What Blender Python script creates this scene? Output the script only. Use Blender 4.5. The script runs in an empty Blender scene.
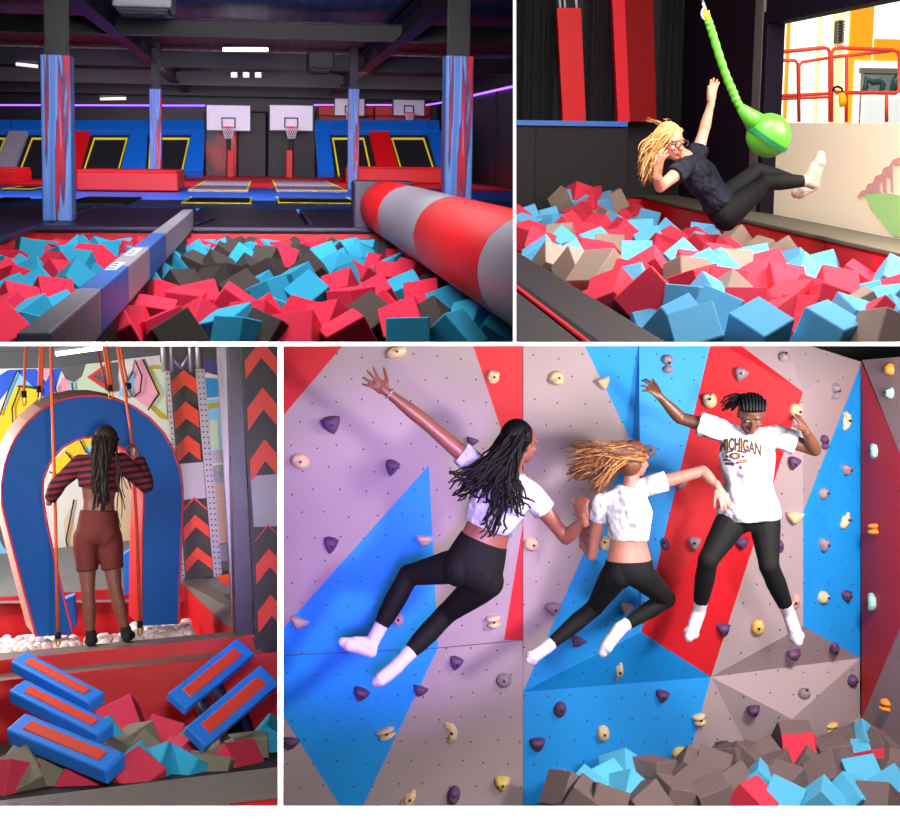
import bpy, bmesh, math, random
from mathutils import Vector, Matrix, Quaternion
from mathutils.bvhtree import BVHTree
random.seed(7)
SC = bpy.context.scene
COL = SC.collection
F = 1300.0            # focal length in pixels of a 900 px wide frame
PX, PY = 450.0, 280.0  # principal point
FRONT = 3.6

# ------------------------------------------------------------------ camera
cam = bpy.data.cameras.new('camera'); camo = bpy.data.objects.new('camera', cam); COL.objects.link(camo)
cam.sensor_fit = 'HORIZONTAL'; cam.sensor_width = 36.0; cam.lens = 36.0 * F / 900.0
cam.shift_y = -(409.5 - PY) / 900.0
camo.rotation_euler = (math.pi / 2, 0, 0); cam.clip_end = 300
SC.camera = camo
SC.view_settings.view_transform = 'Standard'
SC.view_settings.look = 'None'
w = bpy.data.worlds.new('ambient'); SC.world = w; w.use_nodes = True
w.node_tree.nodes['Background'].inputs[0].default_value = (0.75, 0.72, 0.85, 1)
w.node_tree.nodes['Background'].inputs[1].default_value = 0.25

# ------------------------------------------------------------------ materials
def lin(c):
    return tuple(((v / 255.0) / 12.92 if v <= 10 else ((v / 255.0 + 0.055) / 1.055) ** 2.4) for v in c) + (1.0,)
MATS = {}
def mat(name, rgb, rough=0.6, var=0.08, scale=12.0, bump=0.0, metal=0.0, emit=0.0, spec=0.5, bscale=None, coat=0.0, sss=0.0):
    if name in MATS: return MATS[name]
    m = bpy.data.materials.new(name); m.use_nodes = True; nt = m.node_tree
    b = nt.nodes['Principled BSDF']; c = lin(rgb)
    b.inputs['Roughness'].default_value = rough; b.inputs['Metallic'].default_value = metal
    b.inputs['Specular IOR Level'].default_value = spec
    if coat: b.inputs['Coat Weight'].default_value = coat; b.inputs['Coat Roughness'].default_value = 0.2
    tc = nt.nodes.new('ShaderNodeTexCoord'); nz = nt.nodes.new('ShaderNodeTexNoise')
    nz.inputs['Scale'].default_value = scale; nz.inputs['Detail'].default_value = 3
    nt.links.new(tc.outputs['Object'], nz.inputs['Vector'])
    mx = nt.nodes.new('ShaderNodeMix'); mx.data_type = 'RGBA'
    mx.inputs[6].default_value = tuple(max(0, v * (1 - var)) for v in c[:3]) + (1,)
    mx.inputs[7].default_value = tuple(min(1, v * (1 + var)) for v in c[:3]) + (1,)
    nt.links.new(nz.outputs['Fac'], mx.inputs[0]); nt.links.new(mx.outputs[2], b.inputs['Base Color'])
    if bump:
        bp = nt.nodes.new('ShaderNodeBump'); bp.inputs['Strength'].default_value = bump; bp.inputs['Distance'].default_value = 0.02 if bump < .5 else 0.11
        n2 = nt.nodes.new('ShaderNodeTexNoise'); n2.inputs['Scale'].default_value = bscale or scale * 2
        nt.links.new(tc.outputs['Object'], n2.inputs['Vector'])
        nt.links.new(n2.outputs['Fac'], bp.inputs['Height']); nt.links.new(bp.outputs['Normal'], b.inputs['Normal'])
    if emit:
        b.inputs['Emission Color'].default_value = c; b.inputs['Emission Strength'].default_value = emit
    if sss:
        b.inputs['Subsurface Weight'].default_value = sss; b.inputs['Subsurface Radius'].default_value = (0.02, 0.008, 0.004)
    MATS[name] = m; return m

def ramp_mat(name, stops, rough=0.5, axis_scale=(1, 1, 1), scale=3.0, distort=0.0, kind='noise', detail=4, bump=0.0, coords='Object', emit=0.0):
    """a painted pattern: noise or bands through a colour ramp"""
    m = bpy.data.materials.new(name); m.use_nodes = True; nt = m.node_tree; b = nt.nodes['Principled BSDF']
    b.inputs['Roughness'].default_value = rough
    tc = nt.nodes.new('ShaderNodeTexCoord'); mp = nt.nodes.new('ShaderNodeMapping'); mp.inputs['Scale'].default_value = axis_scale
    nt.links.new(tc.outputs[coords], mp.inputs['Vector'])
    if kind == 'noise':
        tx = nt.nodes.new('ShaderNodeTexNoise'); tx.inputs['Detail'].default_value = detail; out = tx.outputs['Fac']
        tx.inputs['Distortion'].default_value = distort
    else:
        tx = nt.nodes.new('ShaderNodeTexWave'); tx.inputs['Distortion'].default_value = distort; out = tx.outputs['Fac']
        tx.inputs['Detail'].default_value = detail
    tx.inputs['Scale'].default_value = scale
    nt.links.new(mp.outputs[0], tx.inputs['Vector'])
    cr = nt.nodes.new('ShaderNodeValToRGB'); e = cr.color_ramp.elements
    while len(e) > 1: e.remove(e[0])
    e[0].position = stops[0][0]; e[0].color = lin(stops[0][1])
    for p, c in stops[1:]:
        q = e.new(p); q.color = lin(c)
    nt.links.new(out, cr.inputs[0]); nt.links.new(cr.outputs[0], b.inputs['Base Color'])
    if emit:
        nt.links.new(cr.outputs[0], b.inputs['Emission Color']); b.inputs['Emission Strength'].default_value = emit
    if bump:
        bp = nt.nodes.new('ShaderNodeBump'); bp.inputs['Strength'].default_value = bump
        nt.links.new(out, bp.inputs['Height']); nt.links.new(bp.outputs['Normal'], b.inputs['Normal'])
    return m

# ------------------------------------------------------------------ rooms: rigid frames, x right, y forward, z up
class Room:
    def __init__(s, vp, roll=0.0):
        v = Vector(((vp[0] - PX) / F, 1, (PY - vp[1]) / F)).normalized()
        r = v.cross(Vector((0, 0, 1))).normalized(); u = r.cross(v)
        r2 = r * math.cos(roll) + u * math.sin(roll); u2 = r2.cross(v)
        s.r, s.v, s.u = r2, v, u2
        s.R = Matrix((r2, v, u2)).transposed()
        s.M = s.R.to_4x4()
    def ray(s, px, py):
        d = Vector(((px - PX) / F, 1, (PY - py) / F)); return Vector((d.dot(s.r), d.dot(s.v), d.dot(s.u)))
    def y(s, px, py, t): d = s.ray(px, py); return d * (t / d.y)
    def z(s, px, py, z): d = s.ray(px, py); return d * (z / d.z)
    def x(s, px, py, x): d = s.ray(px, py); return d * (x / d.x)
RECT = {}
def inside_planes(room):
    x0, y0, x1, y1 = RECT[room]; out = []
    def d(px, py): return room.ray(px, py)
    for a, b, c in ((d(x0, y0), d(x0, y1), d(x1, y0)), (d(x1, y0), d(x1, y1), d(x0, y0)), (d(x0, y0), d(x1, y0), d(x0, y1)), (d(x0, y1), d(x1, y1), d(x0, y0))):
        n = a.cross(b).normalized()
        if n.dot(c) > 0: n = -n
        out.append(n)           # outward normals of the divider boards round this room
    return out
HALL = Room((260, 152)); PIT = Room((300, 120)); GIRL = Room((139, 440), 0.10); WALL = Room((PX, PY))
RECT[HALL] = (-215, -415, 513.4, 342.8); RECT[PIT] = (515.8, -415, 1095, 342.8); RECT[GIRL] = (-215, 345.4, 278.5, 806.4); RECT[WALL] = (282.5, 345.4, 1095, 806.4)
PLANES = {r: inside_planes(r) for r in RECT}
def trim_to_room(me, room, off):
    """cut a mesh where it meets the divider boards of its room"""
    todo = [n for n in PLANES[room] if any((v.co + off).dot(n) > 1e-4 for v in me.vertices)]
    if not todo: return
    b = bmesh.new(); b.from_mesh(me)
    for n in todo:
        g = b.verts[:] + b.edges[:] + b.faces[:]
        r = bmesh.ops.bisect_plane(b, geom=g, plane_co=-off + n * 0.0, plane_no=n, clear_outer=True)
        e = [q for q in r['geom_cut'] if isinstance(q, bmesh.types.BMEdge)]
        for q in e: q.smooth = False
        if e:
            try: bmesh.ops.holes_fill(b, edges=e, sides=0)
            except Exception: pass
    b.to_mesh(me); b.free()

# ------------------------------------------------------------------ mesh builder
class MB:
    def __init__(s): s.v = []; s.f = []; s.m = []; s.sm = []
    def add(s, vs, fs, mi=0, smooth=False):
        o = len(s.v); s.v += [Vector(p) for p in vs]
        for f in fs: s.f.append([i + o for i in f]); s.m.append(mi); s.sm.append(smooth)
        return s
    def poly(s, pts, mi=0): return s.add(pts, [list(range(len(pts)))], mi)
    def bm(s, b, mi=0, smooth=False, mtx=None):
        b.verts.index_update()
        vs = [(mtx @ v.co if mtx else v.co.copy()) for v in b.verts]
        s.add(vs, [[v.index for v in f.verts] for f in b.faces], mi, smooth); b.free(); return s
    def box(s, c, size, rot=None, bev=0.0, mi=0, seg=2, smooth=False):
        b = bmesh.new(); bmesh.ops.create_cube(b, size=1.0)
        bmesh.ops.scale(b, vec=Vector(size), verts=b.verts)
        if bev: bmesh.ops.bevel(b, geom=b.edges[:] , offset=bev, segments=seg, affect='EDGES', profile=0.5)
        M = Matrix.Translation(Vector(c)) @ (rot.to_4x4() if rot else Matrix())
        return s.bm(b, mi, smooth, M)
    def bx(s, a, b, bev=0.0, mi=0):
        a = Vector(a); b = Vector(b); return s.box((a + b) / 2, [abs(x) for x in (b - a)], None, bev, mi)
    def prism(s, pts, d, mi=0, mside=None):
        """flat polygon pts pushed along vector d"""
        d = Vector(d); n = len(pts); pts = [Vector(p) for p in pts]
        s.add(pts + [p + d for p in pts], [list(range(n)), list(range(2 * n - 1, n - 1, -1))], mi)
        s.add(pts + [p + d for p in pts], [[i, i + n, (i + 1) % n + n, (i + 1) % n] for i in range(n)], mi if mside is None else mside)
        return s
    def tube(s, path, r, seg=8, mi=0, smooth=True, cap=True, closed=False):
        path = [Vector(p) for p in path]; n = len(path)
        rs = r if isinstance(r, (list, tuple)) else [r] * n
        vs = []; fs = []; up = None
        for i, p in enumerate(path):
            t = (path[min(i + 1, n - 1)] - path[max(i - 1, 0)])
            if closed: t = path[(i + 1) % n] - path[i - 1]
            if t.length < 1e-9: t = Vector((0, 0, 1))
            t.normalize()
            if up is None: up = t.orthogonal().normalized()
            up = (up - t * up.dot(t)); up = up.normalized() if up.length > 1e-6 else t.orthogonal().normalized()
            q = t.cross(up)
            for k in range(seg):
                a = 2 * math.pi * k / seg; vs.append(p + (up * math.cos(a) + q * math.sin(a)) * rs[i])
        for i in range(n if closed else n - 1):
            for k in range(seg):
                k2 = (k + 1) % seg; j = (i + 1) % n
                fs.append([i * seg + k, i * seg + k2, j * seg + k2, j * seg + k])
        if cap and not closed: fs.append(list(range(seg))[::-1]); fs.append([(n - 1) * seg + k for k in range(seg)])
        return s.add(vs, fs, mi, smooth)
    def ell(s, c, rad, rot=None, mi=0, seg=16, rings=10):
        b = bmesh.new(); bmesh.ops.create_uvsphere(b, u_segments=seg, v_segments=rings, radius=1.0)
        M = Matrix.Translation(Vector(c)) @ (rot.to_4x4() if rot else Matrix()) @ Matrix.Diagonal((*rad, 1.0))
        return s.bm(b, mi, True, M)
    def loft(s, rings, seg=20, mi=0, smooth=True):
        """rings: (centre, axis_a, axis_b, ra, rb)"""
        vs = []; fs = []; n = len(rings)
        for c, A, B, ra, rb in rings:
            for k in range(seg):
                a = 2 * math.pi * k / seg; vs.append(Vector(c) + A * (ra * math.cos(a)) + B * (rb * math.sin(a)))
        for i in range(n - 1):
            for k in range(seg):
                k2 = (k + 1) % seg; fs.append([i * seg + k, i * seg + k2, (i + 1) * seg + k2, (i + 1) * seg + k])
        fs.append(list(range(seg))[::-1]); fs.append([(n - 1) * seg + k for k in range(seg)])
        return s.add(vs, fs, mi, smooth)

ORIG = {}; ROOM = {}
def mesh(name, mb, mats, off=Vector((0, 0, 0)), room=None):
    me = bpy.data.meshes.new(name)
    me.from_pydata([v - off for v in mb.v], [], mb.f)
    for m in (mats if isinstance(mats, (list, tuple)) else [mats]): me.materials.append(m)
    me.polygons.foreach_set('material_index', mb.m); me.polygons.foreach_set('use_smooth', mb.sm)
    b = bmesh.new(); b.from_mesh(me); bmesh.ops.recalc_face_normals(b, faces=b.faces); b.to_mesh(me); b.free()
    if room: trim_to_room(me, room, off)
    return me
def tag(o, label=None, cat=None, group=None, kind=None):
    if label: o['label'] = label
    if cat: o['category'] = cat
    if group: o['group'] = group
    if kind: o['kind'] = kind
    return o
def thing(name, room, org, label, cat, group=None, kind=None):
    o = bpy.data.objects.new(name, None); COL.objects.link(o); org = Vector(org); o.empty_display_size = 0.1
    o.matrix_world = room.M @ Matrix.Translation(org); ORIG[o.name] = org; ROOM[o.name] = room
    return tag(o, label, cat, group, kind)
def part(name, mb, mats, parent, label=None):
    off = ORIG[parent.name]; me = mesh(name, mb, mats, off, ROOM[parent.name])
    if not me.polygons: bpy.data.meshes.remove(me); return None
    o = bpy.data.objects.new(name, me); COL.objects.link(o); o.parent = parent; ORIG[o.name] = off; ROOM[o.name] = ROOM[parent.name]
    if label: o['label'] = label
    return o
def solo(name, mb, mats, room, label=None, cat=None, group=None, kind=None, org=None, room_cut=True):
    if org is None:
        n = len(mb.v); org = sum(mb.v, Vector((0, 0, 0))) / n; org.z = min(v.z for v in mb.v)
    org = Vector(org); me = mesh(name, mb, mats, org, room if room_cut else None)
    if not me.polygons: bpy.data.meshes.remove(me); return None
    o = bpy.data.objects.new(name, me); COL.objects.link(o); ROOM[o.name] = room
    o.matrix_world = room.M @ Matrix.Translation(org); ORIG[o.name] = org
    return tag(o, label, cat, group, kind)
def struct(name, mb, mats, room, cut=True): return solo(name, mb, mats, room, kind='structure', room_cut=cut)
def copy_thing(src, room, org, label, cat=None, group=None, rot=None):
    r = src.copy(); COL.objects.link(r); org = Vector(org)
    r.matrix_world = room.M @ Matrix.Translation(org) @ (rot.to_4x4() if rot else Matrix())
    r['label'] = label
    if group: r['group'] = group
    for ch in src.children:
        c = ch.copy(); COL.objects.link(c); c.parent = r
        for g in ch.children:
            d = g.copy(); COL.objects.link(d); d.parent = c
    return r
def area(name, room, loc, target, size, power, col=(1, 1, 1), size_y=None, spread=180):
    l = bpy.data.lights.new(name, 'AREA'); l.energy = power; l.color = col; l.size = size; l.spread = math.radians(spread)
    if size_y: l.shape = 'RECTANGLE'; l.size_y = size_y
    o = bpy.data.objects.new(name, l); COL.objects.link(o)
    a = room.R @ Vector(loc); b = room.R @ Vector(target)
    o.location = a; o.rotation_euler = (b - a).to_track_quat('-Z', 'Y').to_euler()
    return o
def point(name, room, loc, power, col=(1, 1, 1), size=0.1):
    l = bpy.data.lights.new(name, 'POINT'); l.energy = power; l.color = col; l.shadow_soft_size = size
    o = bpy.data.objects.new(name, l); COL.objects.link(o); o.location = room.R @ Vector(loc); return o
def spot(name, room, loc, target, power, col, angle, size=0.1, blend=0.5):
    l = bpy.data.lights.new(name, 'SPOT'); l.energy = power; l.color = col; l.shadow_soft_size = size; l.spot_size = math.radians(angle); l.spot_blend = blend
    o = bpy.data.objects.new(name, l); COL.objects.link(o)
    a = room.R @ Vector(loc); b = room.R @ Vector(target)
    o.location = a; o.rotation_euler = (b - a).to_track_quat('-Z', 'Y').to_euler(); return o
def rx(a): return Matrix.Rotation(a, 3, 'X')
def ry(a): return Matrix.Rotation(a, 3, 'Y')
def rz(a): return Matrix.Rotation(a, 3, 'Z')
def lerp(a, b, t): return a + (b - a) * t
def rrot(rnd): return Quaternion((rnd.gauss(0, 1), rnd.gauss(0, 1), rnd.gauss(0, 1), rnd.gauss(0, 1))).normalized().to_matrix()

# ------------------------------------------------------------------ common materials
WHITE = mat('white_trim_glow', (255, 255, 255), 0.4, 0.0, emit=1.0)  # glow put in so the trim edges read white; not a lamp
BLACK = mat('matt_black_paint', (9, 8, 11), 0.8)
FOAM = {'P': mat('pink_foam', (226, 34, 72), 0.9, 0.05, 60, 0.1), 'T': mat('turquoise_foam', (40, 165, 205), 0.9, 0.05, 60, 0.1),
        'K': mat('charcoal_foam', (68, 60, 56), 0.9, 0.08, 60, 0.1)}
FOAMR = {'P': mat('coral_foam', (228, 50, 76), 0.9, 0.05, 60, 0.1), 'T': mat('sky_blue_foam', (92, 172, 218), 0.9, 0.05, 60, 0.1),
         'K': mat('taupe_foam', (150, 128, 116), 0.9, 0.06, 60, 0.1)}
CNAME = {'P': 'pink', 'T': 'turquoise', 'K': 'charcoal'}
ORD = ['first', 'second', 'third', 'fourth', 'fifth', 'sixth', 'seventh', 'eighth', 'ninth', 'tenth', 'eleventh', 'twelfth', 'thirteenth', 'fourteenth',
       'fifteenth', 'sixteenth', 'seventeenth', 'eighteenth', 'nineteenth', 'twentieth']
ORD += ['twenty-' + o for o in ORD[:9]] + ['thirtieth'] + ['thirty-' + o for o in ORD[:9]]

def foam_mesh(size, m, k):
    mb = MB(); mb.box((0, 0, 0), (size, size, size), None, size * 0.025, seg=1)
    return mesh('foam_cube', mb, m)
def foam_pit(room, cubes, size, mats, cname, zone, group, seed, tilt=0.9, lean=0.0):
    """cubes: (centre in room coords, colour, px, py, scale); zone(px, py) -> phrase that says which part of the pit"""
    rnd = random.Random(seed); base = {c: foam_mesh(size, mats[c], 0) for c in mats}
    buckets = {}; x0, y0, x1, y1 = RECT[room]
    for q in cubes:
        if x0 < q[2] < x1 and y0 < q[3] < y1: buckets.setdefault((zone(q[2], q[3]), q[1]), []).append(q)
    for (z, c), L in buckets.items():
        L.sort(key=lambda q: q[2])
        for i, (p, c_, px, py, sc) in enumerate(L):
            e = rx(lean) @ rz(rnd.uniform(0, 6.3)) @ rx(max(-1., min(1., rnd.gauss(0, tilt) * 0.6))) @ ry(max(-1., min(1., rnd.gauss(0, tilt) * 0.6)))
            if any(p.dot(n) > -size * .9 for n in PLANES[room]):
                mb = MB(); mb.box((0, 0, 0), (size * sc,) * 3, None, size * .025, seg=1); mb.v = [p + e @ v for v in mb.v]
                me = mesh('foam_cube', mb, mats[c], p, room)
                if not me.polygons: continue
                o = bpy.data.objects.new('foam_cube', me); COL.objects.link(o); o.matrix_world = room.M @ Matrix.Translation(p)
            else:
                o = bpy.data.objects.new('foam_cube', base[c]); COL.objects.link(o)
                o.matrix_world = room.M @ Matrix.Translation(p) @ e.to_4x4() @ Matrix.Scale(sc, 4)
            n = len(L)
            which = 'only ' + cname[c] + ' foam cube' if n == 1 else (('leftmost ' + cname[c] + ' foam cube') if i == 0 else (('rightmost ' + cname[c] + ' foam cube') if i == n - 1 else
                     ORD[i] + ' ' + cname[c] + ' foam cube from left'))
            tag(o, which + ' ' + z, 'foam cube', group)
# ================================================================== the dividers between the four rooms, and an added outer case against light leaks
def wedge(x0, y0, x1, y1, a, b):
    """solid between two depths whose sides run along the sight lines of the room corners"""
    def c(px, py, d): return Vector(((px - PX) / F * d, d, (PY - py) / F * d))
    vs = [c(x0, y0, a), c(x1, y0, a), c(x1, y1, a), c(x0, y1, a), c(x0, y0, b), c(x1, y0, b), c(x1, y1, b), c(x0, y1, b)]
    return MB().add(vs, [[0, 1, 2, 3], [7, 6, 5, 4], [0, 4, 5, 1], [1, 5, 6, 2], [2, 6, 7, 3], [3, 7, 4, 0]])
FAR = 62.0
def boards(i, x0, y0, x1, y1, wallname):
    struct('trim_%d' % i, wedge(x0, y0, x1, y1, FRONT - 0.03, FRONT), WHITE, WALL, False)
    struct(wallname, wedge(x0 + .4, y0 + .4, x1 - .4, y1 - .4, FRONT, FAR), BLACK, WALL, False)
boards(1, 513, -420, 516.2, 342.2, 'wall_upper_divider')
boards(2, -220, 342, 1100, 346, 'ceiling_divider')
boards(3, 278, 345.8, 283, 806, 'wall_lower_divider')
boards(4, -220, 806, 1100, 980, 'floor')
struct('wall_leak_stop_left', wedge(-230, -430, -220, 985, FRONT, FAR), BLACK, WALL, False)  # added case side out of view, keeps light from leaking; same for those below
struct('wall_leak_stop_right', wedge(1100, -430, 1110, 985, FRONT, FAR), BLACK, WALL, False)
struct('ceiling', wedge(-230, -440, 1110, -430, FRONT, FAR), BLACK, WALL, False)  # added unseen lid of the outer case, stops light leaks
struct('wall_leak_stop_back', wedge(-230, -440, 1110, 985, FAR, FAR + .2), BLACK, WALL, False)
# ================================================================== the trampoline hall with the long foam pit
V = Vector
R = HALL
Hp, Hf = -0.82, -0.97         # pad level, foam level below the eye
T0 = 14.4                      # far edge of the pit
M_RED = mat('red_vinyl', (214, 10, 20), 0.48, 0.1, 5, 0.15)
M_REDD = mat('dark_red_vinyl', (150, 10, 22), 0.45, 0.1, 5, 0.15)
M_BLUE = mat('blue_vinyl', (14, 100, 200), 0.42, 0.1, 5, 0.15)
M_GREYV = mat('grey_vinyl', (150, 146, 160), 0.45, 0.08, 6, 0.2)
M_PADB = mat('black_vinyl_violet_sheen', (36, 25, 54), 0.38, 0.1, 5, 0.15)  # violet sheen of the light strips is put into the base colour
M_MAT = mat('black_trampoline_mesh', (12, 12, 16), 0.7, 0.1, 80)
M_MATG = mat('grey_trampoline_mesh', (165, 150, 165), 0.6, 0.1, 80)
M_YEL = mat('yellow_tape', (225, 205, 40), 0.5, 0.0, emit=0.25)
M_STEEL = mat('dark_steel', (20, 17, 21), 0.55, 0.1, 5)
M_STEELL = mat('scuffed_steel', (44, 40, 42), 0.6, 0.25, 3)
M_DECK = ramp_mat('corrugated_deck', [(0.0, (8, 8, 10)), (0.5, (10, 9, 11)), (0.8, (34, 31, 34)), (1.0, (60, 54, 54))], 0.5, (1, 0.0, 0), 1.1, 0.0, 'wave', 0)
M_WALLD = mat('black_padded_wall', (9, 8, 12), 0.45, 0.2, 4, 0.4, bscale=5, spec=.35)
M_LED = mat('violet_led', (150, 90, 255), 0.4, 0.0, emit=2.6)
M_TUBE = mat('white_tube_light', (255, 250, 245), 0.4, 0.0, emit=6.0)
M_BOARD = mat('white_backboard', (214, 208, 222), 0.35, 0.03)
M_LINE = mat('black_line', (18, 18, 22), 0.5, 0.0)
M_HOOP = mat('orange_red_rim', (225, 60, 40), 0.4, 0.0, emit=0.2)
M_NET = mat('white_net', (225, 220, 225), 0.8, 0.0)
M_WRAP = ramp_mat('brush_stroke_wrap', [(0.0, (40, 30, 90)), (0.33, (60, 50, 130)), (0.37, (180, 20, 70)), (0.40, (100, 115, 190)), (0.46, (60, 120, 200)), (0.55, (110, 150, 215)), (0.57, (60, 35, 95)), (0.59, (170, 15, 55)), (0.625, (205, 20, 45)), (0.65, (110, 140, 210)), (1.0, (150, 170, 230))], 0.4, (4.6, 4.6, 0.16), 1.3, 0.5, 'noise', 8)
M_SPLASH = ramp_mat('red_splash_print', [(0.0, (12, 6, 10)), (0.42, (25, 6, 12)), (0.5, (170, 20, 22)), (0.58, (240, 70, 55)), (0.68, (120, 10, 18))], 0.4, (.5, .5, .5), 0.9, .6, 'noise', 6)

# --- shell
mb = MB(); mb.bx((-9.5, 4.6, 2.32), (6.0, 46, 2.42)); struct('ceiling_hall', mb, M_DECK, R)
mb = MB(); mb.bx((-9.5, 44.5, -1), (6.0, 44.8, 2.4)); struct('wall_hall_back', mb, M_WALLD, R)
mb = MB(); mb.bx((6.0, 12, -1.2), (6.2, 44.8, 2.4))
for k in range(8): mb.bx((5.96, 14 + k * 3.8, -.8), (6.0, 14.08 + k * 3.8, 2.3))
struct('wall_hall_right', mb, M_WALLD, R)
mb = MB(); mb.bx((-9.5, 4.6, -1.45), (6.0, 46, -1.35)); struct('floor_hall', mb, BLACK, R)

# --- pit walls and black lip pads (the pit is a fixed tub)
pitt = thing('foam_pit_tub', R, (0, T0, -1.35), 'red walled sunken pit tub full of foam cubes in the trampoline hall', 'foam pit')
mb = MB(); mb.bx((-2.5, T0, -1.35), (2.1, T0 + .12, -.87), .02); mb.bx((-2.5, 5, -1.35), (-2.38, T0, -.87), .02)
part('pit_wall', mb, M_RED, pitt)
mb = MB(); mb.bx((-2.85, T0 - .05, -.89), (2.1, T0 + .5, Hp + .005), .03); mb.bx((-2.85, 5, -.89), (-2.36, T0 + .3, Hp + .004), .03)
part('lip_pad', mb, M_PADB, pitt)
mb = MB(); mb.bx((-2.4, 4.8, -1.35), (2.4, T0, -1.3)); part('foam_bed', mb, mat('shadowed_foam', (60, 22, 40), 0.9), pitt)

# --- black platform pads beyond the pit
xs = [-6.0, -4.2, -2.35, -0.9, 0.55, 2.05, 3.6, 5.6]
pname = ['far left, before the left painted column', 'just behind the left painted column', 'right of the left painted column', 'at the far end of the balance beam',
         'in the middle behind the foam pit', 'behind the roller end', 'beside the right painted column']
for k in range(len(xs) - 1):
    mb = MB(); mb.bx((xs[k] + .02, T0 + .46, -1.0), (xs[k + 1] - .02, 19.2, Hp), .03)
    solo('floor_pad', mb, M_PADB, R, 'black vinyl floor pad ' + pname[k], 'floor pad', 'black pads behind the hall foam pit')
mb = MB(); mb.bx((-9, 5, -1.2), (-2.9, T0 + .4, Hp - .01), .02)
solo('side_deck', mb, M_PADB, R, 'black padded side deck at the left edge of the hall foam pit', 'floor pad')

# --- the trampoline bed field
fld = thing('trampoline_field', R, (0, 24, -1.0), 'wide field of blue and red padded floor trampolines behind the black pads', 'trampoline court')
mb = MB(); mb.bx((-9, 19.25, -1.0), (5.95, 30.0, Hp), .03); part('blue_safety_pad', mb, M_BLUE, fld)
mb = MB(); mb.bx((-9, 30.0, -1.0), (5.95, 44.4, Hp + .02), .03); part('red_safety_pad', mb, M_RED, fld)
def bed(px0, px1, y0, y1, m, tape=True):
    z = Hp + .035
    a, b, c, d = R.z(px0, y1, z), R.z(px1, y1, z), R.z(px1, y0, z), R.z(px0, y0, z)
    x0 = min(a.x, d.x); x1 = max(b.x, c.x); ya, yb = a.y, d.y
    x0 = (a.x + d.x) / 2; x1 = (b.x + c.x) / 2
    mb = MB(); mb.bx((x0, ya, Hp - .02), (x1, yb, z)); o = part('jump_bed', mb, m, fld)
    if tape:
        mb = MB(); w_ = .035
        for q in [((x0, ya), (x0 + w_, yb)), ((x1 - w_, ya), (x1, yb)), ((x0, ya), (x1, ya + .16))]:
            mb.bx((*q[0], z - .01), (*q[1], z + .008))
        part('edge_tape', mb, M_YEL, fld)
bed(186, 252, 197, 203, M_MAT); bed(277, 352, 197, 203, M_MAT); bed(76, 135, 196, 203, M_MAT, False); bed(-8, 20, 197, 202, M_MAT, False)
bed(198, 250, 180.5, 190, M_MATG); bed(274, 334, 180.5, 190, M_MATG)
bed(478, 515, 183, 186, M_MAT, False); bed(12, 42, 186, 189, M_MAT)

# --- red vaulting blocks
def block(x0, x1, ytop, ybot, lab, depth=2.2):
    g = R.z(x0, ybot, Hp); g2 = R.z(x1, ybot, Hp); h = R.y(x0, ytop, g.y).z
    t = thing('vaulting_block', R, ((g.x + g2.x) / 2, g.y, Hp), lab, 'padded block', 'red blocks on the trampoline court')
    mb = MB(); mb.bx((g.x, g.y, Hp + .02), (g2.x, g.y + depth, h), .03); part('block_body', mb, M_RED, t)
    mb = MB(); mb.bx((g.x + .02, g.y + .02, h - .01), (g2.x - .02, g.y + depth - .02, h + .05), .03); part('top_pad', mb, M_RED, t)
block(76, 180, 172, 191.5, 'long red padded block right of the left painted column')
block(-20, 18, 170, 184, 'red padded block cut off at the left edge of the hall')
block(346, 442, 168, 183, 'long red padded block behind the roller, left of the right column')

# --- sloping wall trampolines
def slope_point(px, py):  # plane that leans back: foot at y=36, head at y=38
    # plane through z=-0.8,y=36 ; z=1.0,y=38.2
    d = R.ray(px, py); k = 2.2 / 1.8
    # y = 36 + (z+0.8)*k
    s_ = (36 + 0.8 * k) / (d.y - d.z * k); return d * s_
def slope_quad(mb, pts, th=.1, bev=0):
    P = [slope_point(*p) for p in pts]; n = (P[1] - P[0]).cross(P[2] - P[0]).normalized()
    if n.y > 0: n = -n
    mb.prism([p + n * th for p in P], -n * (th + .05))
def bay(parent, tl, tr, br, bl, inset=4):
    mb = MB(); slope_quad(mb, [tl, tr, br, bl], .03); part('jump_bed', mb, M_MAT, parent)
    def mix(p, q, a): return (p[0] + (q[0] - p[0]) * a, p[1] + (q[1] - p[1]) * a)
    cx = (tl[0] + tr[0] + br[0] + bl[0]) / 4
    def ins(p, sx, sy): return (p[0] + sx, p[1] + sy)
    a, b, c, d = ins(tl, inset, 4), ins(tr, -inset, 4), ins(br, -inset, 0), ins(bl, inset, 0)
    mb = MB()
    for p, q, off in [(a, b, (0, 1.6)), (b, c, (-1.5, 0)), (d, a, (1.5, 0))]:
        slope_quad(mb, [p, q, (q[0] + off[0], q[1] + off[1]), (p[0] + off[0], p[1] + off[1])], .05)
    part('edge_tape', mb, M_YEL, parent)
def side(parent, quad, m, name='side_pad', th=.18):
    mb = MB(); slope_quad(mb, quad, th); return part(name, mb, m, parent)
lt = thing('wall_trampoline', R, (-4.5, 36, -.8), 'bank of sloping wall trampolines with blue frame at the left of the hall', 'wall trampoline')
bay(lt, (-30, 135), (10, 135), (-4, 176), (-46, 176)); bay(lt, (28, 135), (82, 135), (66, 176), (14, 176)); bay(lt, (90, 135), (132, 135), (122, 176), (78, 176)); bay(lt, (146, 135), (194, 135), (186, 176), (144, 176))
side(lt, [(10, 135), (29, 135), (14, 176), (-5, 176)], M_GREYV); side(lt, [(75, 135), (91, 135), (80, 176), (64, 176)], M_RED); side(lt, [(131, 135), (148, 135), (146, 176), (121, 176)], M_BLUE); side(lt, [(192, 135), (205, 135), (203, 176), (184, 176)], M_BLUE)
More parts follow.
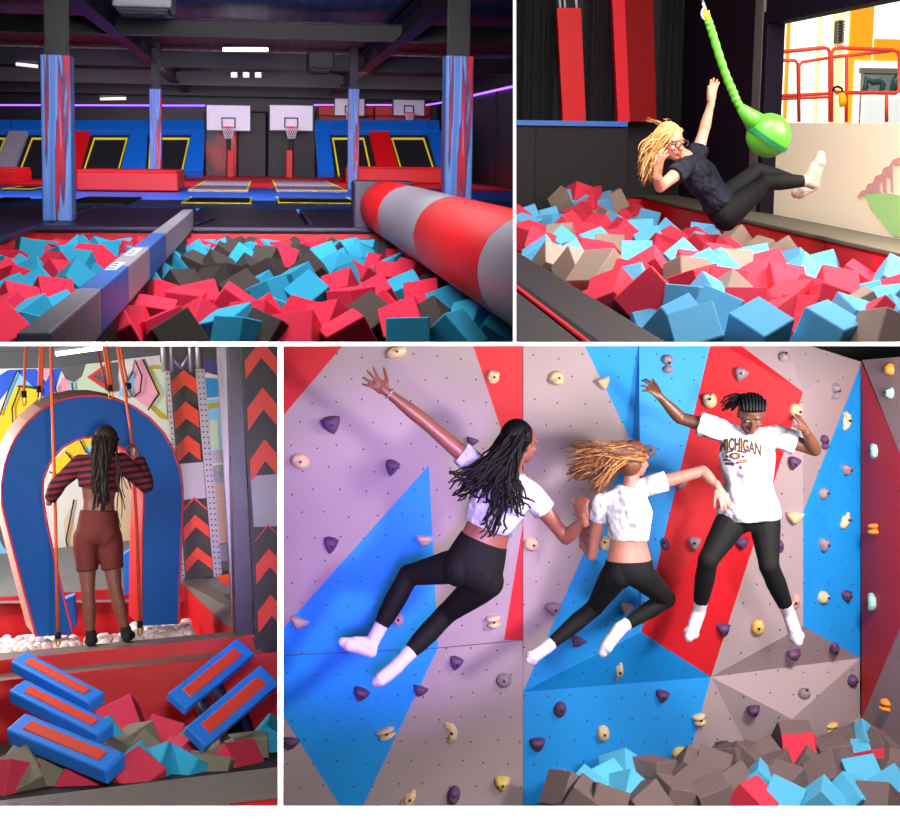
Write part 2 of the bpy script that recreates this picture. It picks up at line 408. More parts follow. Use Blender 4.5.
for q0, q1, lb in [(-30, 12, 0), (12, 74, 0), (74, 132, 0), (132, 193, 0), (193, 205, 0)]:
    side(lt, [(q0, 126), (q1 - .4, 126), (q1 - .4, 136), (q0, 136)], M_BLUE, 'top_pad', .22)
rt = thing('wall_trampoline', R, (3.0, 36, -.8), 'bank of two sloping wall trampolines below the right backboards', 'wall trampoline')
bay(rt, (328, 135), (368, 135), (376, 176), (334, 176)); bay(rt, (387, 135), (428, 135), (440, 176), (398, 176))
side(rt, [(315, 135), (329, 135), (334, 176), (318, 176)], M_BLUE); side(rt, [(369, 135), (388, 135), (399, 176), (378, 176)], M_RED); side(rt, [(427, 135), (440, 135), (452, 176), (438, 176)], M_BLUE)
for q0, q1 in [(315, 329), (329, 372), (372, 428), (428, 439)]:
    side(rt, [(q0, 126), (q1 - .4, 126), (q1 - .4, 136), (q0, 136)], M_BLUE, 'top_pad', .22)

# --- padded end wall between the trampolines, red pads at its right
def wallrect(mb, x0, y0, x1, y1, t, th=.1, bev=.02, mi=0):
    a = R.y(x0, y1, t); b = R.y(x1, y0, t); mb.bx((a.x, t - th, a.z), (b.x, t, b.z), bev, mi)
wp = [(205, 237, 'left of the left backboard post', M_SPLASH), (237, 267, 'between the two middle backboards', M_WALLD), (267, 316, 'behind the right middle backboard', M_WALLD)]
for x0, x1, l, m in wp:
    mb = MB(); wallrect(mb, x0, 112, x1, 178, 43.5, .2, .05)
    solo('wall_pad', mb, m, R, ('black wall pad with red splash print ' if m is M_SPLASH else 'glossy black wall pad ') + l, 'wall pad', 'black pads on the hall end wall')
names = ['leftmost', 'second', 'third', 'fourth', 'fifth', 'rightmost']
for k in range(6):
    x0 = 318 + k * 18.7
    mb = MB(); wallrect(mb, x0, 106, x0 + 18.2, 116, 44.3, .2, .04)
    solo('wall_pad', mb, M_RED, R, names[k] + ' red wall pad of the upper row behind the right backboards', 'wall pad', 'red pads behind the right backboards')
for k in range(2):
    x0 = 318 + k * 56.2
    mb = MB(); wallrect(mb, x0, 116.4, x0 + 55.6, 127, 44.3, .2, .04)
    solo('wall_pad', mb, M_REDD, R, ('left', 'right')[k] + ' long dark red pad of the lower row below the right backboards', 'wall pad', 'red pads behind the right backboards')

# --- basketball hoops
def hoop(x0, y0, x1, y1, t, lab, pole=None):
    a = R.y(x0, y1, t); b = R.y(x1, y0, t); cx = (a.x + b.x) / 2; w_ = b.x - a.x; h_ = b.z - a.z
    base = (cx, t, Hp if pole else a.z)
    o = thing('basketball_hoop', R, base, lab, 'basketball hoop', 'hoops along the hall end wall')
    mb = MB(); mb.bx((a.x, t - .05, a.z), (b.x, t, b.z), .01); bd = part('backboard', mb, M_BOARD, o)
    mb = MB()
    def frame(x0, z0, x1, z1, k):
        y0_, y1_ = t - .06, t - .045
        mb.bx((x0, y0_, z0), (x0 + k, y1_, z1)); mb.bx((x1 - k, y0_, z0), (x1, y1_, z1)); mb.bx((x0, y0_, z0), (x1, y1_, z0 + k)); mb.bx((x0, y0_, z1 - k), (x1, y1_, z1))
    frame(a.x, a.z, b.x, b.z, .03); frame(cx - w_ * .16, a.z + h_ * .12, cx + w_ * .16, a.z + h_ * .52, .045)
    part('target_lines', mb, M_LINE, bd)
    rz_ = a.z + h_ * .14; r = w_ * .14; cy = t - .05 - r - .1
    ring = [V((cx + r * math.cos(q * math.pi / 10), cy + r * math.sin(q * math.pi / 10), rz_)) for q in range(20)]
    mb = MB(); mb.tube(ring, .022, 6, closed=True); mb.box((cx, t - .1, rz_ - .03), (.16, .12, .14)); rm = part('rim', mb, M_HOOP, o)
    mb = MB()
    for q in range(14):
        p = []
        for k in range(6):
            f = k / 5; an = (q + k * .5) * 2 * math.pi / 14; an2 = (q - k * .5) * 2 * math.pi / 14; rr = r * (1 - .45 * f)
            p.append(V((cx + rr * math.cos(an), cy + rr * math.sin(an), rz_ - f * .36)))
        mb.tube(p, .009, 4)
        mb.tube([V((2 * cx - v.x, v.y, v.z)) for v in p], .009, 4)
    part('net', mb, M_NET, rm)
    if pole:
        mb = MB(); mb.tube([(cx, t + .06, Hp), (cx, t + .06, a.z + .3)], .07, 10); part('post', mb, M_STEELL, o)
        p0 = R.y(pole[0], pole[1], t); p1 = R.y(pole[2], 178, t)
        mb = MB(); mb.bx((p0.x, t - .12, Hp), (p1.x, t + .2, p0.z), .03); part('post_pad', mb, M_RED, o)
hoop(206, 105, 251, 131, 42, 'basketball hoop with white backboard on red padded post, left of middle pair', (227, 150, 234))
hoop(269, 105, 313.5, 131, 42, 'basketball hoop with white backboard on red padded post, right of middle pair', (286, 150, 292.5))
hoop(334, 96, 365, 116, 43.2, 'white backboard half hidden behind the small right painted column')
hoop(392.5, 95.5, 425, 116, 43.2, 'white backboard on the end wall right of the small right column')

# --- painted columns
def column(x0, x1, xs_, ytop, ybase, t, lab, side_):
    a = R.y(x0, ybase, t); b = R.y(x1, ytop, t); w_ = b.x - a.x
    o = thing('padded_column', R, ((a.x + b.x) / 2, t + w_ / 2, Hp), lab, 'column', 'painted columns of the hall')
    mb = MB(); mb.bx((a.x, t, Hp), (b.x, t + w_, b.z), w_ * .04); part('painted_wrap', mb, M_WRAP, o)
    mb = MB(); c = (a.x + b.x) / 2; q = w_ * .36
    mb.bx((c - q, t + w_ * .12, b.z - .05), (c + q, t + w_ * .2, 2.32)); mb.bx((c - q, t + w_ * .8, b.z - .05), (c + q, t + w_ * .88, 2.32)); mb.bx((c - .03, t + w_ * .2, b.z - .05), (c + .03, t + w_ * .8, 2.32))
    part('steel_column', mb, M_STEEL, o)
    mb = MB()
    for sx in (-1, 1):
        mb.tube([(c + sx * .1, t + w_ * .1, 2.02), (c + sx * .1, t + w_ * .13, 2.02)], .03, 6)
    part('bolt', mb, M_STEELL, o)
column(42.5, 70, 75, 55, 221, 15.4, 'large painted column at the left corner of the hall foam pit', 1)
column(444, 474, 441, 56, 221, 15.4, 'large painted column behind the roller at the right', -1)
column(150, 161, 163, 89, 180, 29, 'small far painted column behind the left red block', 1)
column(348, 359.5, 346, 89, 178, 29, 'small far painted column before the right backboards', -1)

# --- ceiling steel
def beam_x(t, x0, x1, z0, z1, m, lab):
    mb = MB(); mb.bx((x0, t, z0), (x1, t + .02, z1)); mb.bx((x0, t - .09, z0 - .02), (x1, t + .11, z0)); mb.bx((x0, t - .09, z1), (x1, t + .11, z1 + .02))
    solo('cross_beam', mb, m, R, lab, 'ceiling beam', 'steel cross beams of the hall ceiling')
beam_x(22, -9, 5.9, 1.88, 2.13, M_STEELL, 'steel cross beam nearest the front of the hall ceiling')
beam_x(30, -9, 5.9, 1.88, 2.2, M_STEELL, 'second steel cross beam from the front of the hall ceiling')
beam_x(37.5, -9, 5.9, 1.86, 2.2, M_STEELL, 'third steel cross beam from the front of the hall ceiling')
beam_x(43, -9, 5.9, 1.80, 2.2, M_STEELL, 'steel cross beam farthest back over the backboards')
def beam_y(x, lab):
    mb = MB(); mb.bx((x - .01, 9, 1.9), (x + .01, 43.4, 2.2)); mb.bx((x - .12, 9, 1.87), (x + .12, 43.4, 1.9)); mb.bx((x - .12, 9, 2.2), (x + .12, 43.4, 2.23))
    solo('long_beam', mb, M_STEEL, R, lab, 'ceiling beam', 'long steel beams of the hall ceiling')
beam_y(-2.33, 'long steel beam running back over the two left columns'); beam_y(2.36, 'long steel beam running back over the two right columns')

# --- lamps, vents and strips under the ceiling
def tube_lamp(x0, x1, y, t, lab, m=M_TUBE, tilt=0):
    a = R.y(x0, y, t); b = R.y(x1, y + tilt, t)
    o = thing('tube_lamp', R, ((a + b) / 2), lab, 'lamp', 'tube lamps under the hall ceiling')
    mb = MB(); mb.tube([a, b], .035, 8); part('tube', mb, m, o)
    mb = MB(); mb.bx((min(a.x, b.x), t - .03, max(a.z, b.z) + .03), (b.x, t + .03, max(a.z, b.z) + .07)); part('housing', mb, M_STEEL, o)
tube_lamp(223, 268, 49.5, 24, 'bright white tube lamp below the nearest cross beam')
M_TD = mat('dim_tube_and_reflection_glow', (225, 215, 200), 0.4, 0, emit=0.8)
tube_lamp(16, 38, 64, 27, 'dim tube lamp left of the big left column', M_TD, 2.5); tube_lamp(100, 126, 99, 34, 'dim tube lamp left of the small left column', M_TD, -.5)
for k, x in enumerate((231, 243, 255)):  # glowing squares put in for reflections under the ceiling, no lamps here
    mb = MB(); a = R.y(x, 77.5, 36.5); mb.bx((a.x, 36.4, a.z), (a.x + .17, 36.5, a.z + .14))
    solo('ceiling_reflection', mb, M_TD, R, ('left', 'middle', 'right')[k] + ' of three small glowing squares painted in as reflections below the tube lamp', 'lamp', 'small glowing reflection squares in the hall')
for k, (xa, xb, ya, t, lab) in enumerate([(130, 172, 0, 18, 'grey air conditioning unit hung from the hall ceiling'), (308, 334, 50, 24, 'dark ventilation box hung right of the white tube lamp')]):
    a = R.y(xa - (18 if k == 0 else 0), 6 if k == 0 else 68, t); b = R.y(xb, -12 if k == 0 else 51, t)
    o = thing('air_conditioner' if k == 0 else 'ventilation_box', R, ((a.x + b.x) / 2, t + .4, a.z), lab, 'air unit')
    mb = MB(); mb.bx((a.x, t, a.z), (b.x, t + .9, min(b.z, 2.3)), .03); part('casing', mb, M_GREYV if k == 0 else M_STEELL, o)
    mb = MB(); mb.bx((a.x + .05, t + .05, a.z - .05), (b.x - .05, t + .85, a.z), .01)
    for q in range(6): mb.bx((a.x + .08, t + .1 + q * .12, a.z - .07), (b.x - .08, t + .14 + q * .12, a.z - .05))
    part('grille', mb, M_STEEL, o)
def led(pts, lab):
    mb = MB(); mb.tube(pts, .028, 6); solo('led_strip', mb, M_LED, R, lab, 'light strip', 'violet light strips along the hall walls')
led([R.y(-12, 105, 44.2), R.y(205, 105.5, 44.2)], 'violet light strip along the end wall left of the backboards')
led([R.y(314, 105, 44.2), R.y(334, 105, 44.2)], 'short violet light strip behind the small right column')
led([R.y(366, 105, 44.2), R.y(392, 105, 44.2)], 'short violet light strip between the two right backboards')
led([R.y(426, 105, 44.1), V((5.9, 43.6, R.y(437, 104, 44.2).z)), V((5.9, 30, 1.62)), V((5.9, 19, 1.64))], 'violet light strip climbing along the right wall of the hall')

# --- the roller
o = thing('foam_roller', R, (1.385, 9, -.885), 'huge red and grey striped padded roller lying over the pit', 'roller')
C = V((1.385, 0, -.592)); r_ = .293
cuts = [4.6, 6.5, 9.3, 12.2, 14.4]
for k in range(4):
    mb = MB(); ya, yb = cuts[k], cuts[k + 1] - .004
    rings = [(V((C.x, y, C.z)), V((1, 0, 0)), V((0, 0, 1)), q, q) for y, q in [(ya, r_ * .985), (ya + .012, r_), (ya + (yb - ya) * .5, r_ * 1.004), (yb - .012, r_), (yb, r_ * .985)]]
    mb.loft(rings, 48); part('striped_sleeve', mb, M_GREYV if k in (0, 2) else M_RED, o, 'grey sleeve' if k in (0, 2) else 'red sleeve')
mb = MB(); mb.tube([(C.x, 4.45, C.z), (C.x, 14.7, C.z)], .05, 10); part('axle', mb, M_STEEL, o)
mb = MB(); mb.bx((1.02, 14.45, -.9), (1.7, 14.75, -.3), .03); part('end_bracket', mb, M_PADB, o)

# --- the balance beam
o = thing('balance_beam', R, (-.78, 10, -.84), 'long padded balance beam in grey and blue sections across the pit', 'balance beam')
cuts = [4.6, 6.07, 7.3, 8.7, 10.2, 14.35]
for k in range(5):
    mb = MB(); mb.bx((-.83, cuts[k], -.845), (-.715, cuts[k + 1] - .006, -.63), .012); g = k in (0, 2, 4)
    part('padded_section', mb, M_GREYV if g else M_BLUE, o, 'grey section' if g else 'blue section')
mb = MB(); mb.bx((-.8, 4.6, -1.2), (-.74, 14.3, -.84)); part('support_rail', mb, M_STEEL, o)
M_STK = mat('white_sticker', (225, 225, 228), 0.5, 0)
for ya, yb in ((7.0, 7.5), (8.0, 8.6)):
    mb = MB(); mb.bx((-.81, ya, -.631), (-.75, yb, -.6285)); part('sticker', mb, M_STK, o, 'white sticker')
    mb = MB()
    for q in range(3):
        yy = ya + .08 + q * .14; mb.bx((-.802, yy, -.6287), (-.765 - .006 * q, yy + .05, -.6275))
    part('sticker_lines', mb, M_LINE, o)
mb = MB(); mb.tube([(-.69, T0 + .1, -.80), (-.55, T0 + 1.6, Hp + .015)], .016, 6); solo('tie_strap', mb, M_PADB, R, 'dark strap tying the balance beam end to the floor pads', 'strap')

# --- foam cubes of the hall pit, from where the photo shows them
A = """265,230T 210,260P 165,250T 100,285T 285,275T 345,255T 390,265T 440,240T 485,245P 430,285P 125,310P 40,330P 10,350T 210,310T 185,350P 270,340T 300,310P 345,330P 70,375T
15,390P 60,402P 110,385T 200,382P 255,395T 135,425T 30,440T 180,455P 60,480P 20,520P 110,530T 50,570T 5,582P 535,215T 620,265K 655,250P 700,260T 745,265T 790,245K 860,225K 720,285P 820,270K
635,290P 680,300T 770,300K 870,300T 830,320T 675,345K 750,350K 600,345T 560,330T 860,365K 770,380K 630,420K 740,410K 845,435K 545,390T 520,440T 895,430T 560,470P
530,520P 640,480P 700,470P 800,480P 690,550P 880,540P 440,570P 400,590P 570,570P 612,592K 800,560T 835,592T"""
B = """10,235K 30,255P 85,235P 65,275T 140,240K 175,235P 225,235P 210,270P 150,275K 275,245T 330,230T 380,255K 40,320K 95,315P 150,310K 280,270K 330,285T 400,285T 465,280K 250,310T 200,360K 300,345T 50,370K
370,315T 320,360T 545,330P 480,350T 500,325P 375,390P 465,385P 310,395T 55,440T 150,395T 195,440T 300,425P 650,395K 540,375P 530,430T 430,450P 590,460P 680,475T 340,470P 400,530K 450,510P 20,535P 85,520T
165,535P 260,550P 525,545P 615,545K 760,540T 790,500K 50,590K 150,592P 535,592T 870,560T 690,590T 330,590P"""
cubes = []
rnd = random.Random(3)
def parse(txt, ox, oy, sc):
    out = []
    for q in txt.split():
        c = q[-1]; a, b = q[:-1].split(','); out.append((ox + float(a) / sc, oy + float(b) / sc, c))
    return out
L = parse(A, 0, 170, 3.46) + parse(B, 254, 170, 3.46)
for px, py, c in L:
    if py < 246: py = 246 + (py - 240) * .3
    p = R.z(px, py, Hf - (.05 if py > 268 else .10))
    if p.x < -2.2: p *= -2.2 / p.x
    if p.y > 13.5: p = R.y(px, py, 13.5); p.z = min(p.z, -1.05)
    cubes.append((p, c, px, py, 1.0))
# the layer underneath that shows in the gaps
py = 250.0
while py < 352:
    s_px = .258 * (py - 152); px = -10
    while px < 512:
        p = R.z(px + rnd.uniform(-.3, .3) * s_px, py, Hf - .13); p.z -= rnd.uniform(0, .05)
        if -2.2 < p.x < 1.75 and p.y < 13.4 and not (-.98 < p.x < -.56) and all((abs(px - q[0]) > s_px * .45 or abs(py - q[1]) > s_px * .38) for q in L):
            c = rnd.choice('PPPTTTT') if px < 150 else rnd.choice('PPPTTKK')
            cubes.append((p, c, px, py, 1.0))
        px += s_px * .8
    py += s_px * .36
def zone(px, py):
    side_ = 'left of balance beam' if px < 260 - (py - 152) * 1.02 else ('right of balance beam' if px < 300 else 'beside striped roller')
    row = 'far row' if py < 253 else ('middle rows' if py < 285 else ('near rows' if py < 315 else 'front row'))
    return 'in ' + row + ', ' + side_
foam_pit(R, cubes, .238, FOAM, CNAME, zone, 'foam cubes in the hall pit', 11, 1.25, .34)

# --- light
area('hall_pit_light', R, (-.2, 8.0, 2.2), (-.2, 10.0, -1), 3.0, 330, (1, .95, .97), 3.0)
area('hall_pit_far_fill', R, (0, 12.6, 2.2), (0, 13.4, -1), 3.0, 230, (1, .95, 1.0), 2.0)  # added lamp, lifts the dark far end of roller and beam
area('hall_far_light', R, (-1.5, 27, 2.25), (-1.5, 29, -.8), 8, 620, (.80, .68, 1.0), 12)
area('hall_slope_fill', R, (-1, 30.6, 1.8), (-1, 37, 0), 11, 480, (.92, .85, 1.0), .6)  # added lamp without a fixture, brightens the blue wall trampolines
area('hall_end_light', R, (-1, 38.5, 2.25), (-1, 42.5, 0), 9, 200, (.85, .72, 1.0), 2.0)
area('hall_column_light', R, (0, 5.4, 1.2), (0, 15.4, .62), 1.0, 60, (.95, .92, 1.0), None, 34)
# ================================================================== the foam pit by the big window, with the wrecking ball
R = PIT
Hs, Hf2, XW, TB = -0.70, -0.86, 3.78, 12.75
XI = 3.38   # inner face of the pit wall under the sill
M_CURT = mat('dark_curtain_cloth', (11, 9, 12), 0.9, 0.2, 3, 0.3, bscale=4)
M_PURP = mat('dark_purple_wall', (20, 11, 30), 0.7, 0.15, 3, spec=.2)
M_BRN = mat('dark_brown_panel', (13, 11, 11), 0.7, 0.2, 4)
M_CHAR = mat('charcoal_vinyl', (44, 38, 46), 0.42, 0.1, 6, 0.2)
M_REDB = mat('bright_red_vinyl', (214, 6, 14), 0.5, 0.08, 6, 0.15, spec=.25)
M_REDP = mat('pinkish_red_vinyl', (232, 12, 40), 0.5, 0.06, 6, 0.15, spec=.25)
M_CREAM = mat('cream_frosted_panel', (250, 228, 200), 0.7, 0.03, 2, emit=0.22)  # part of the panel's brightness is put in as glow
M_GREEN = mat('lime_green_vinyl', (78, 170, 40), 0.4, 0.06, 8, 0.12)
M_GREEND = mat('dark_green_band', (14, 104, 62), 0.45, 0.05)
M_STONE = mat('grey_sill_board', (104, 94, 80), 0.7, 0.12, 6)
def rect_y(mb, x0, y0, x1, y1, t, th, bev=0.0, mi=0):
    a = R.y(x0, y1, t); b = R.y(x1, y0, t); mb.bx((a.x, t, a.z), (b.x, t + th, b.z), bev, mi)

# --- shell: back wall, window wall, floor, ceiling
mb = MB(); mb.bx((-.2, TB + .1, -1.6), (XW + .3, TB + .3, 2.6)); struct('wall_pit_back', mb, M_BRN, R)
mb = MB(); mb.bx((-.2, 4.6, -1.7), (XW, TB + .2, -1.55)); struct('floor_pit', mb, BLACK, R)
mb = MB(); mb.bx((-.2, 4.6, 2.4), (XW + .2, TB + .2, 2.5)); struct('ceiling_pit', mb, BLACK, R)
# window opening in the wall x = XW: from where the photo shows its jamb to beyond the right edge
j = R.x(781, 120, XW + .12).y; ztop = R.x(781, 21.5, XW).z; zs = R.x(784, 216, XW).z
mb = MB(); mb.bx((XW, j, -1.6), (XW + .12, TB + .3, 2.5)); mb.bx((XW, 4.3, ztop), (XW + .12, j, 2.5)); mb.bx((XW, 4.3, -1.6), (XW + .12, j, zs - .02))
struct('wall_pit_window_side', mb, M_PURP, R)
# frame: window_1 > jamb lining, header, cream lower panel, glass
win = tag(thing('window_1', R, (XW, j, zs), None, None), kind='structure')
mb = MB(); mb.bx((XW - .03, j + .0, zs - .02), (XW + .02, j + .10, ztop + .1), .01); mb.bx((XW - .03, 4.7, ztop), (XW + .02, j + .02, ztop + .1), .01)
part('window_frame', mb, M_PURP, win)
mb = MB(); mb.bx((XW - .025, j + .12, zs - .02), (XW + .01, j + .32, ztop + .3), .01); part('window_reveal', mb, mat('grey_plaster_edge', (110, 100, 100), .7, .1), win)
zc = R.x(840, 123, XW).z
mb = MB(); mb.bx((XW + .09, 4.7, zs - .02), (XW + .12, j, zc)); part('frosted_panel', mb, M_CREAM, win)
gl = bpy.data.materials.new('clear_glass'); gl.use_nodes = True; nt = gl.node_tree; nt.nodes.remove(nt.nodes['Principled BSDF'])
tr = nt.nodes.new('ShaderNodeBsdfTransparent'); gs = nt.nodes.new('ShaderNodeBsdfGlossy'); gs.inputs['Roughness'].default_value = .02; mx = nt.nodes.new('ShaderNodeMixShader'); mx.inputs[0].default_value = .04
nt.links.new(tr.outputs[0], mx.inputs[1]); nt.links.new(gs.outputs[0], mx.inputs[2]); nt.links.new(mx.outputs[0], nt.nodes['Material Output'].inputs['Surface'])
mb = MB(); mb.poly([(XW + .1, 4.7, zc), (XW + .1, j, zc), (XW + .1, j, ztop), (XW + .1, 4.7, ztop)]); part('window_pane', mb, gl, win)
# printed leaf, and a frond-shaped shadow put on the frosted panel as pink colour
def on_panel(pts, d, th=.004):
    mb = MB(); P = [R.x(px, py, XW + .09 - d) for px, py in pts]; mb.prism(P, (-th, 0, 0)); return mb
leaf = [(863.5, 195), (870, 194), (880, 193.5), (890, 194), (906, 196), (906, 234), (897, 237), (893, 235.5), (890.5, 231), (888, 229.5), (886.5, 226), (883.5, 223.5), (881, 219), (877.5, 217), (876, 213), (872, 210), (869.5, 205), (870, 202), (866.5, 199)]
solo('leaf_print', on_panel(leaf, .004), mat('pale_green_print', (165, 205, 130), .7, .15, 5, emit=.3), R, 'pale green leaf printed on the cream window panel at the right', 'window decal')
frond = [(857, 197.5), (862, 190.5), (866, 190), (868, 184), (873, 183), (876, 176), (882, 174), (884, 168), (890, 166), (893, 160), (906, 155), (906, 163), (893, 164), (893.5, 192), (891.5, 192), (891, 178), (887, 176), (886.5, 192), (883.5, 192), (883, 181), (880.5, 183), (880.5, 191.5), (868, 193)]
solo('frond_shadow', on_panel(frond, .010), mat('dusty_pink_painted_shadow', (205, 150, 145), .7, .1, 5, emit=.2), R, 'dusty pink serrated frond shadow painted on the cream window panel above the leaf', 'window decal')
# sill board and red pit wall under it
mb = MB(); mb.bx((XI - .01, 4.3, Hs - .03), (XW, TB + .05, Hs), .008)
solo('sill_board', mb, M_STONE, R, 'grey sill board along the foot of the big window', 'sill', kind='structure')
ptub = thing('foam_pit_tub', R, (2, 9, -1.5), 'red padded pit tub full of sunlit foam cubes below the window', 'foam pit')
for ya, yb in ((4.3, 8.05), (8.06, 9.9), (9.91, TB)):
    mb = MB(); mb.bx((XI, ya, -1.5), (XI + .1, yb, Hs - .03), .02); part('pit_wall', mb, M_REDB, ptub)
mb = MB(); mb.bx((2.3, TB - .12, -1.5), (XI, TB - .02, Hs - .03), .02); part('pit_wall', mb, M_REDB, ptub)
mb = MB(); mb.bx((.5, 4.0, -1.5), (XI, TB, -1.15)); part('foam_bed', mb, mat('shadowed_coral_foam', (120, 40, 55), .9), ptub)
# near black pad with its red piping: top edge from (516,249) to (671,341), piping from (516,285) to (585,341)
zp = -.66
pa, pb = R.z(510, 246, zp), R.z(676, 343.6, zp); xin = (pa.x + pb.x) / 2
qa, qb = R.z(516, 285, zp), R.z(585, 341, zp); xpi = (qa.x + qb.x) / 2
pad = thing('edge_pad', R, (xpi, 6, zp), 'black padded pit edge with thin red piping at the lower left', 'edge pad')
mb = MB(); mb.bx((xpi + .012, 3.75, -1.1), (xin, 10.5, zp), .025); part('inner_pad', mb, M_CHAR, pad)
mb = MB(); mb.bx((xpi - .7, 3.75, -1.1), (xpi - .012, 10.5, zp), .02); part('outer_pad', mb, M_CHAR, pad)
mb = MB(); mb.tube([(xpi, 3.75, zp - .004), (xpi, 10.5, zp - .004)], .010, 8); part('piping', mb, M_REDP, pad, 'red piping')

# --- back wall furniture: raised blue ledge, red padded posts, dark drapes
led_ = thing('raised_ledge', R, (.9, TB, 0), 'black raised platform with thin blue edge behind the pit', 'platform')
mb = MB(); rect_y(mb, 508, 125, 628, 215, TB - .35, .4); part('platform_front', mb, M_BRN, led_)
mb = MB(); rect_y(mb, 508, 121.6, 628, 125, TB - .42, .5); part('blue_edge', mb, M_BLUE, led_, 'blue edge strip')
mb = MB(); rect_y(mb, 535, 126, 536, 215, TB - .36, .02); part('seam', mb, BLACK, led_)
def redpost(pts_f, pts_s, lab, strap):
    t0, t1 = TB - .38, TB - .05
    o = thing('padded_post', R, R.y(pts_f[2][0], pts_f[2][1], t0), lab, 'padded post', 'red padded posts behind the pit')
    P = [R.y(*q, t0) for q in pts_f]; mb = MB(); mb.prism(P, (0, .1, 0)); part('front_pad', mb, M_REDB if strap else M_REDP, o)
    if pts_s:
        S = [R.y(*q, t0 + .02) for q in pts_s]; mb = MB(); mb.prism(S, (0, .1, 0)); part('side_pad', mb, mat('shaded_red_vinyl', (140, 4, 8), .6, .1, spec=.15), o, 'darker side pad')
    if strap:
        mb = MB()
        for x in (559.5, 564.5, 576): mb.tube([R.y(x, -3, t0 + .05), R.y(x + .7, 9, t0 + .05)], .012, 6)
        part('strap', mb, mat('pale_webbing', (190, 190, 200), .6), o)
redpost([(557, 8), (581, 8), (586, 121), (563, 121)], None, 'narrow red padded post with pale straps at its top', True)
redpost([(612, -6), (624.5, -6), (630, 121.6), (618, 121.6)], [(624.5, -6), (653, -6), (656.5, 121.6), (630, 121.6)], 'broad red padded post with darker side face', False)
def drape(x0, x1, y0, y1, t, lab, m, folds=5):
    a = R.y(x0, y1, t); b = R.y(x1, y0, t); mb = MB(); n = folds * 6; vs = []
    for k in range(n + 1):
        f = k / n; dy = .05 * math.sin(f * folds * 2 * math.pi) * (1 + .3 * math.sin(k * 1.7)); vs += [(lerp(a.x, b.x, f), t + dy, a.z), (lerp(a.x, b.x, f), t + dy * .7, b.z)]
    mb.add(vs, [[2 * k, 2 * k + 1, 2 * k + 3, 2 * k + 2] for k in range(n)], 0, True)
    return solo('curtain', mb, m, R, lab, 'curtain', 'dark drapes behind the pit')
drape(516, 557, -8, 121, TB, 'black drape left of the narrow red post', M_CURT, 4)
drape(583, 616, -8, 121, TB + .02, 'dark drape between the two red padded posts', mat('dark_violet_cloth', (20, 11, 22), .9, .2, 3), 3)
drape(656, 697, -8, 200, TB, 'dark grey drape behind the blonde woman right of the broad red post', M_CURT, 3)
drape(697, 712, -8, 205, TB + .03, 'black drape behind the hanging strap of the green ball', mat('black_violet_cloth', (20, 14, 32), .9, .2, 3), 1)

# --- outside the window: building front and red boom lift basket, daylight put in as glow
TF = 14.5
M_SUNW = mat('white_wall_daylight_glow', (255, 250, 240), .8, .02, 2, emit=.75)
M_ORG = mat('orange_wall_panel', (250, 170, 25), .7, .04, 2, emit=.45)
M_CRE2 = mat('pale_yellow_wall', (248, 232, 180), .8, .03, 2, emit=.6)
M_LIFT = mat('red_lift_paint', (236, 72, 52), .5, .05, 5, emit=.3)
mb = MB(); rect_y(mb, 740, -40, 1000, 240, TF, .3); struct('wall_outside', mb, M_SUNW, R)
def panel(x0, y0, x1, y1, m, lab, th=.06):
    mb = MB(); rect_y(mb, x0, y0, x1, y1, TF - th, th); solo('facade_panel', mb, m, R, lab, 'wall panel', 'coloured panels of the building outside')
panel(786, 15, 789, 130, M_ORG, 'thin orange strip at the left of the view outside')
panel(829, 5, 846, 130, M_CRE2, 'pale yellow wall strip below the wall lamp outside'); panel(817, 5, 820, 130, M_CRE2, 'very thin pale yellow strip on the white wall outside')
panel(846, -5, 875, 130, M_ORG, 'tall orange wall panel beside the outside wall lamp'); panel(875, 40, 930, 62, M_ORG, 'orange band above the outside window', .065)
mb = MB(); a = R.y(838, 43, TF - .2); b = R.y(844, 20, TF - .2)
lamp = thing('wall_lamp', R, ((a.x + b.x) / 2, TF - .1, a.z), 'grey louvred wall lamp on the building outside', 'lamp')
mb.bx((a.x, TF - .2, a.z), (b.x, TF - .06, b.z), .015); part('housing', mb, M_STEEL, lamp)
mb = MB()
for k in range(8): z = lerp(a.z, b.z, (k + .5) / 8); mb.bx((a.x - .008, TF - .215, z - .008), (b.x + .008, TF - .19, z + .008))
part('louvre', mb, mat('grey_aluminium', (120, 120, 124), .4, .05, metal=.6), lamp)
ow = thing('shop_window', R, R.y(885, 125, TF - .1), 'grey framed window of the building seen beyond the red railing', 'window')
mb = MB(); rect_y(mb, 853, 62, 930, 130, TF - .12, .05); part('surround', mb, M_SUNW, ow)
mb = MB()
for q in ((860, 69, 862.5, 128), (860, 69, 930, 73)): rect_y(mb, *q, TF - .17, .04)
part('window_frame', mb, mat('grey_window_frame', (150, 145, 138), .5), ow)
mb = MB(); rect_y(mb, 862.5, 73, 930, 92, TF - .15, .02); part('window_pane', mb, mat('dim_reflecting_pane', (150, 165, 170), .15, .2, 3), ow)
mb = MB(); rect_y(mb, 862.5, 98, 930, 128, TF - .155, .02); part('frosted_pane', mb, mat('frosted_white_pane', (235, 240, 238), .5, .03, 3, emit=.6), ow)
mb = MB(); mb.tube([R.y(x, y, TF - .16) for x, y in ((864, 92), (866, 85), (866, 78), (872, 82), (880, 81), (883, 84), (881, 92))], .03, 6); mb.tube([R.y(x, y, TF - .16) for x, y in ((893, 92), (896, 80), (900, 76))], .05, 6)
part('reflection_shape', mb, mat('dark_green_pane_shape', (70, 105, 95), .4), ow)
lift = thing('lift_basket', R, R.y(845, 122, 12.2), 'red tubular railing of a lift basket outside the window', 'railing')
tl_ = 12.8
def bar(pts, r=.022, t=tl_): mb = MB(); mb.tube([R.y(x, y, t) for x, y in pts], r, 8); part('rail', mb, M_LIFT, lift)
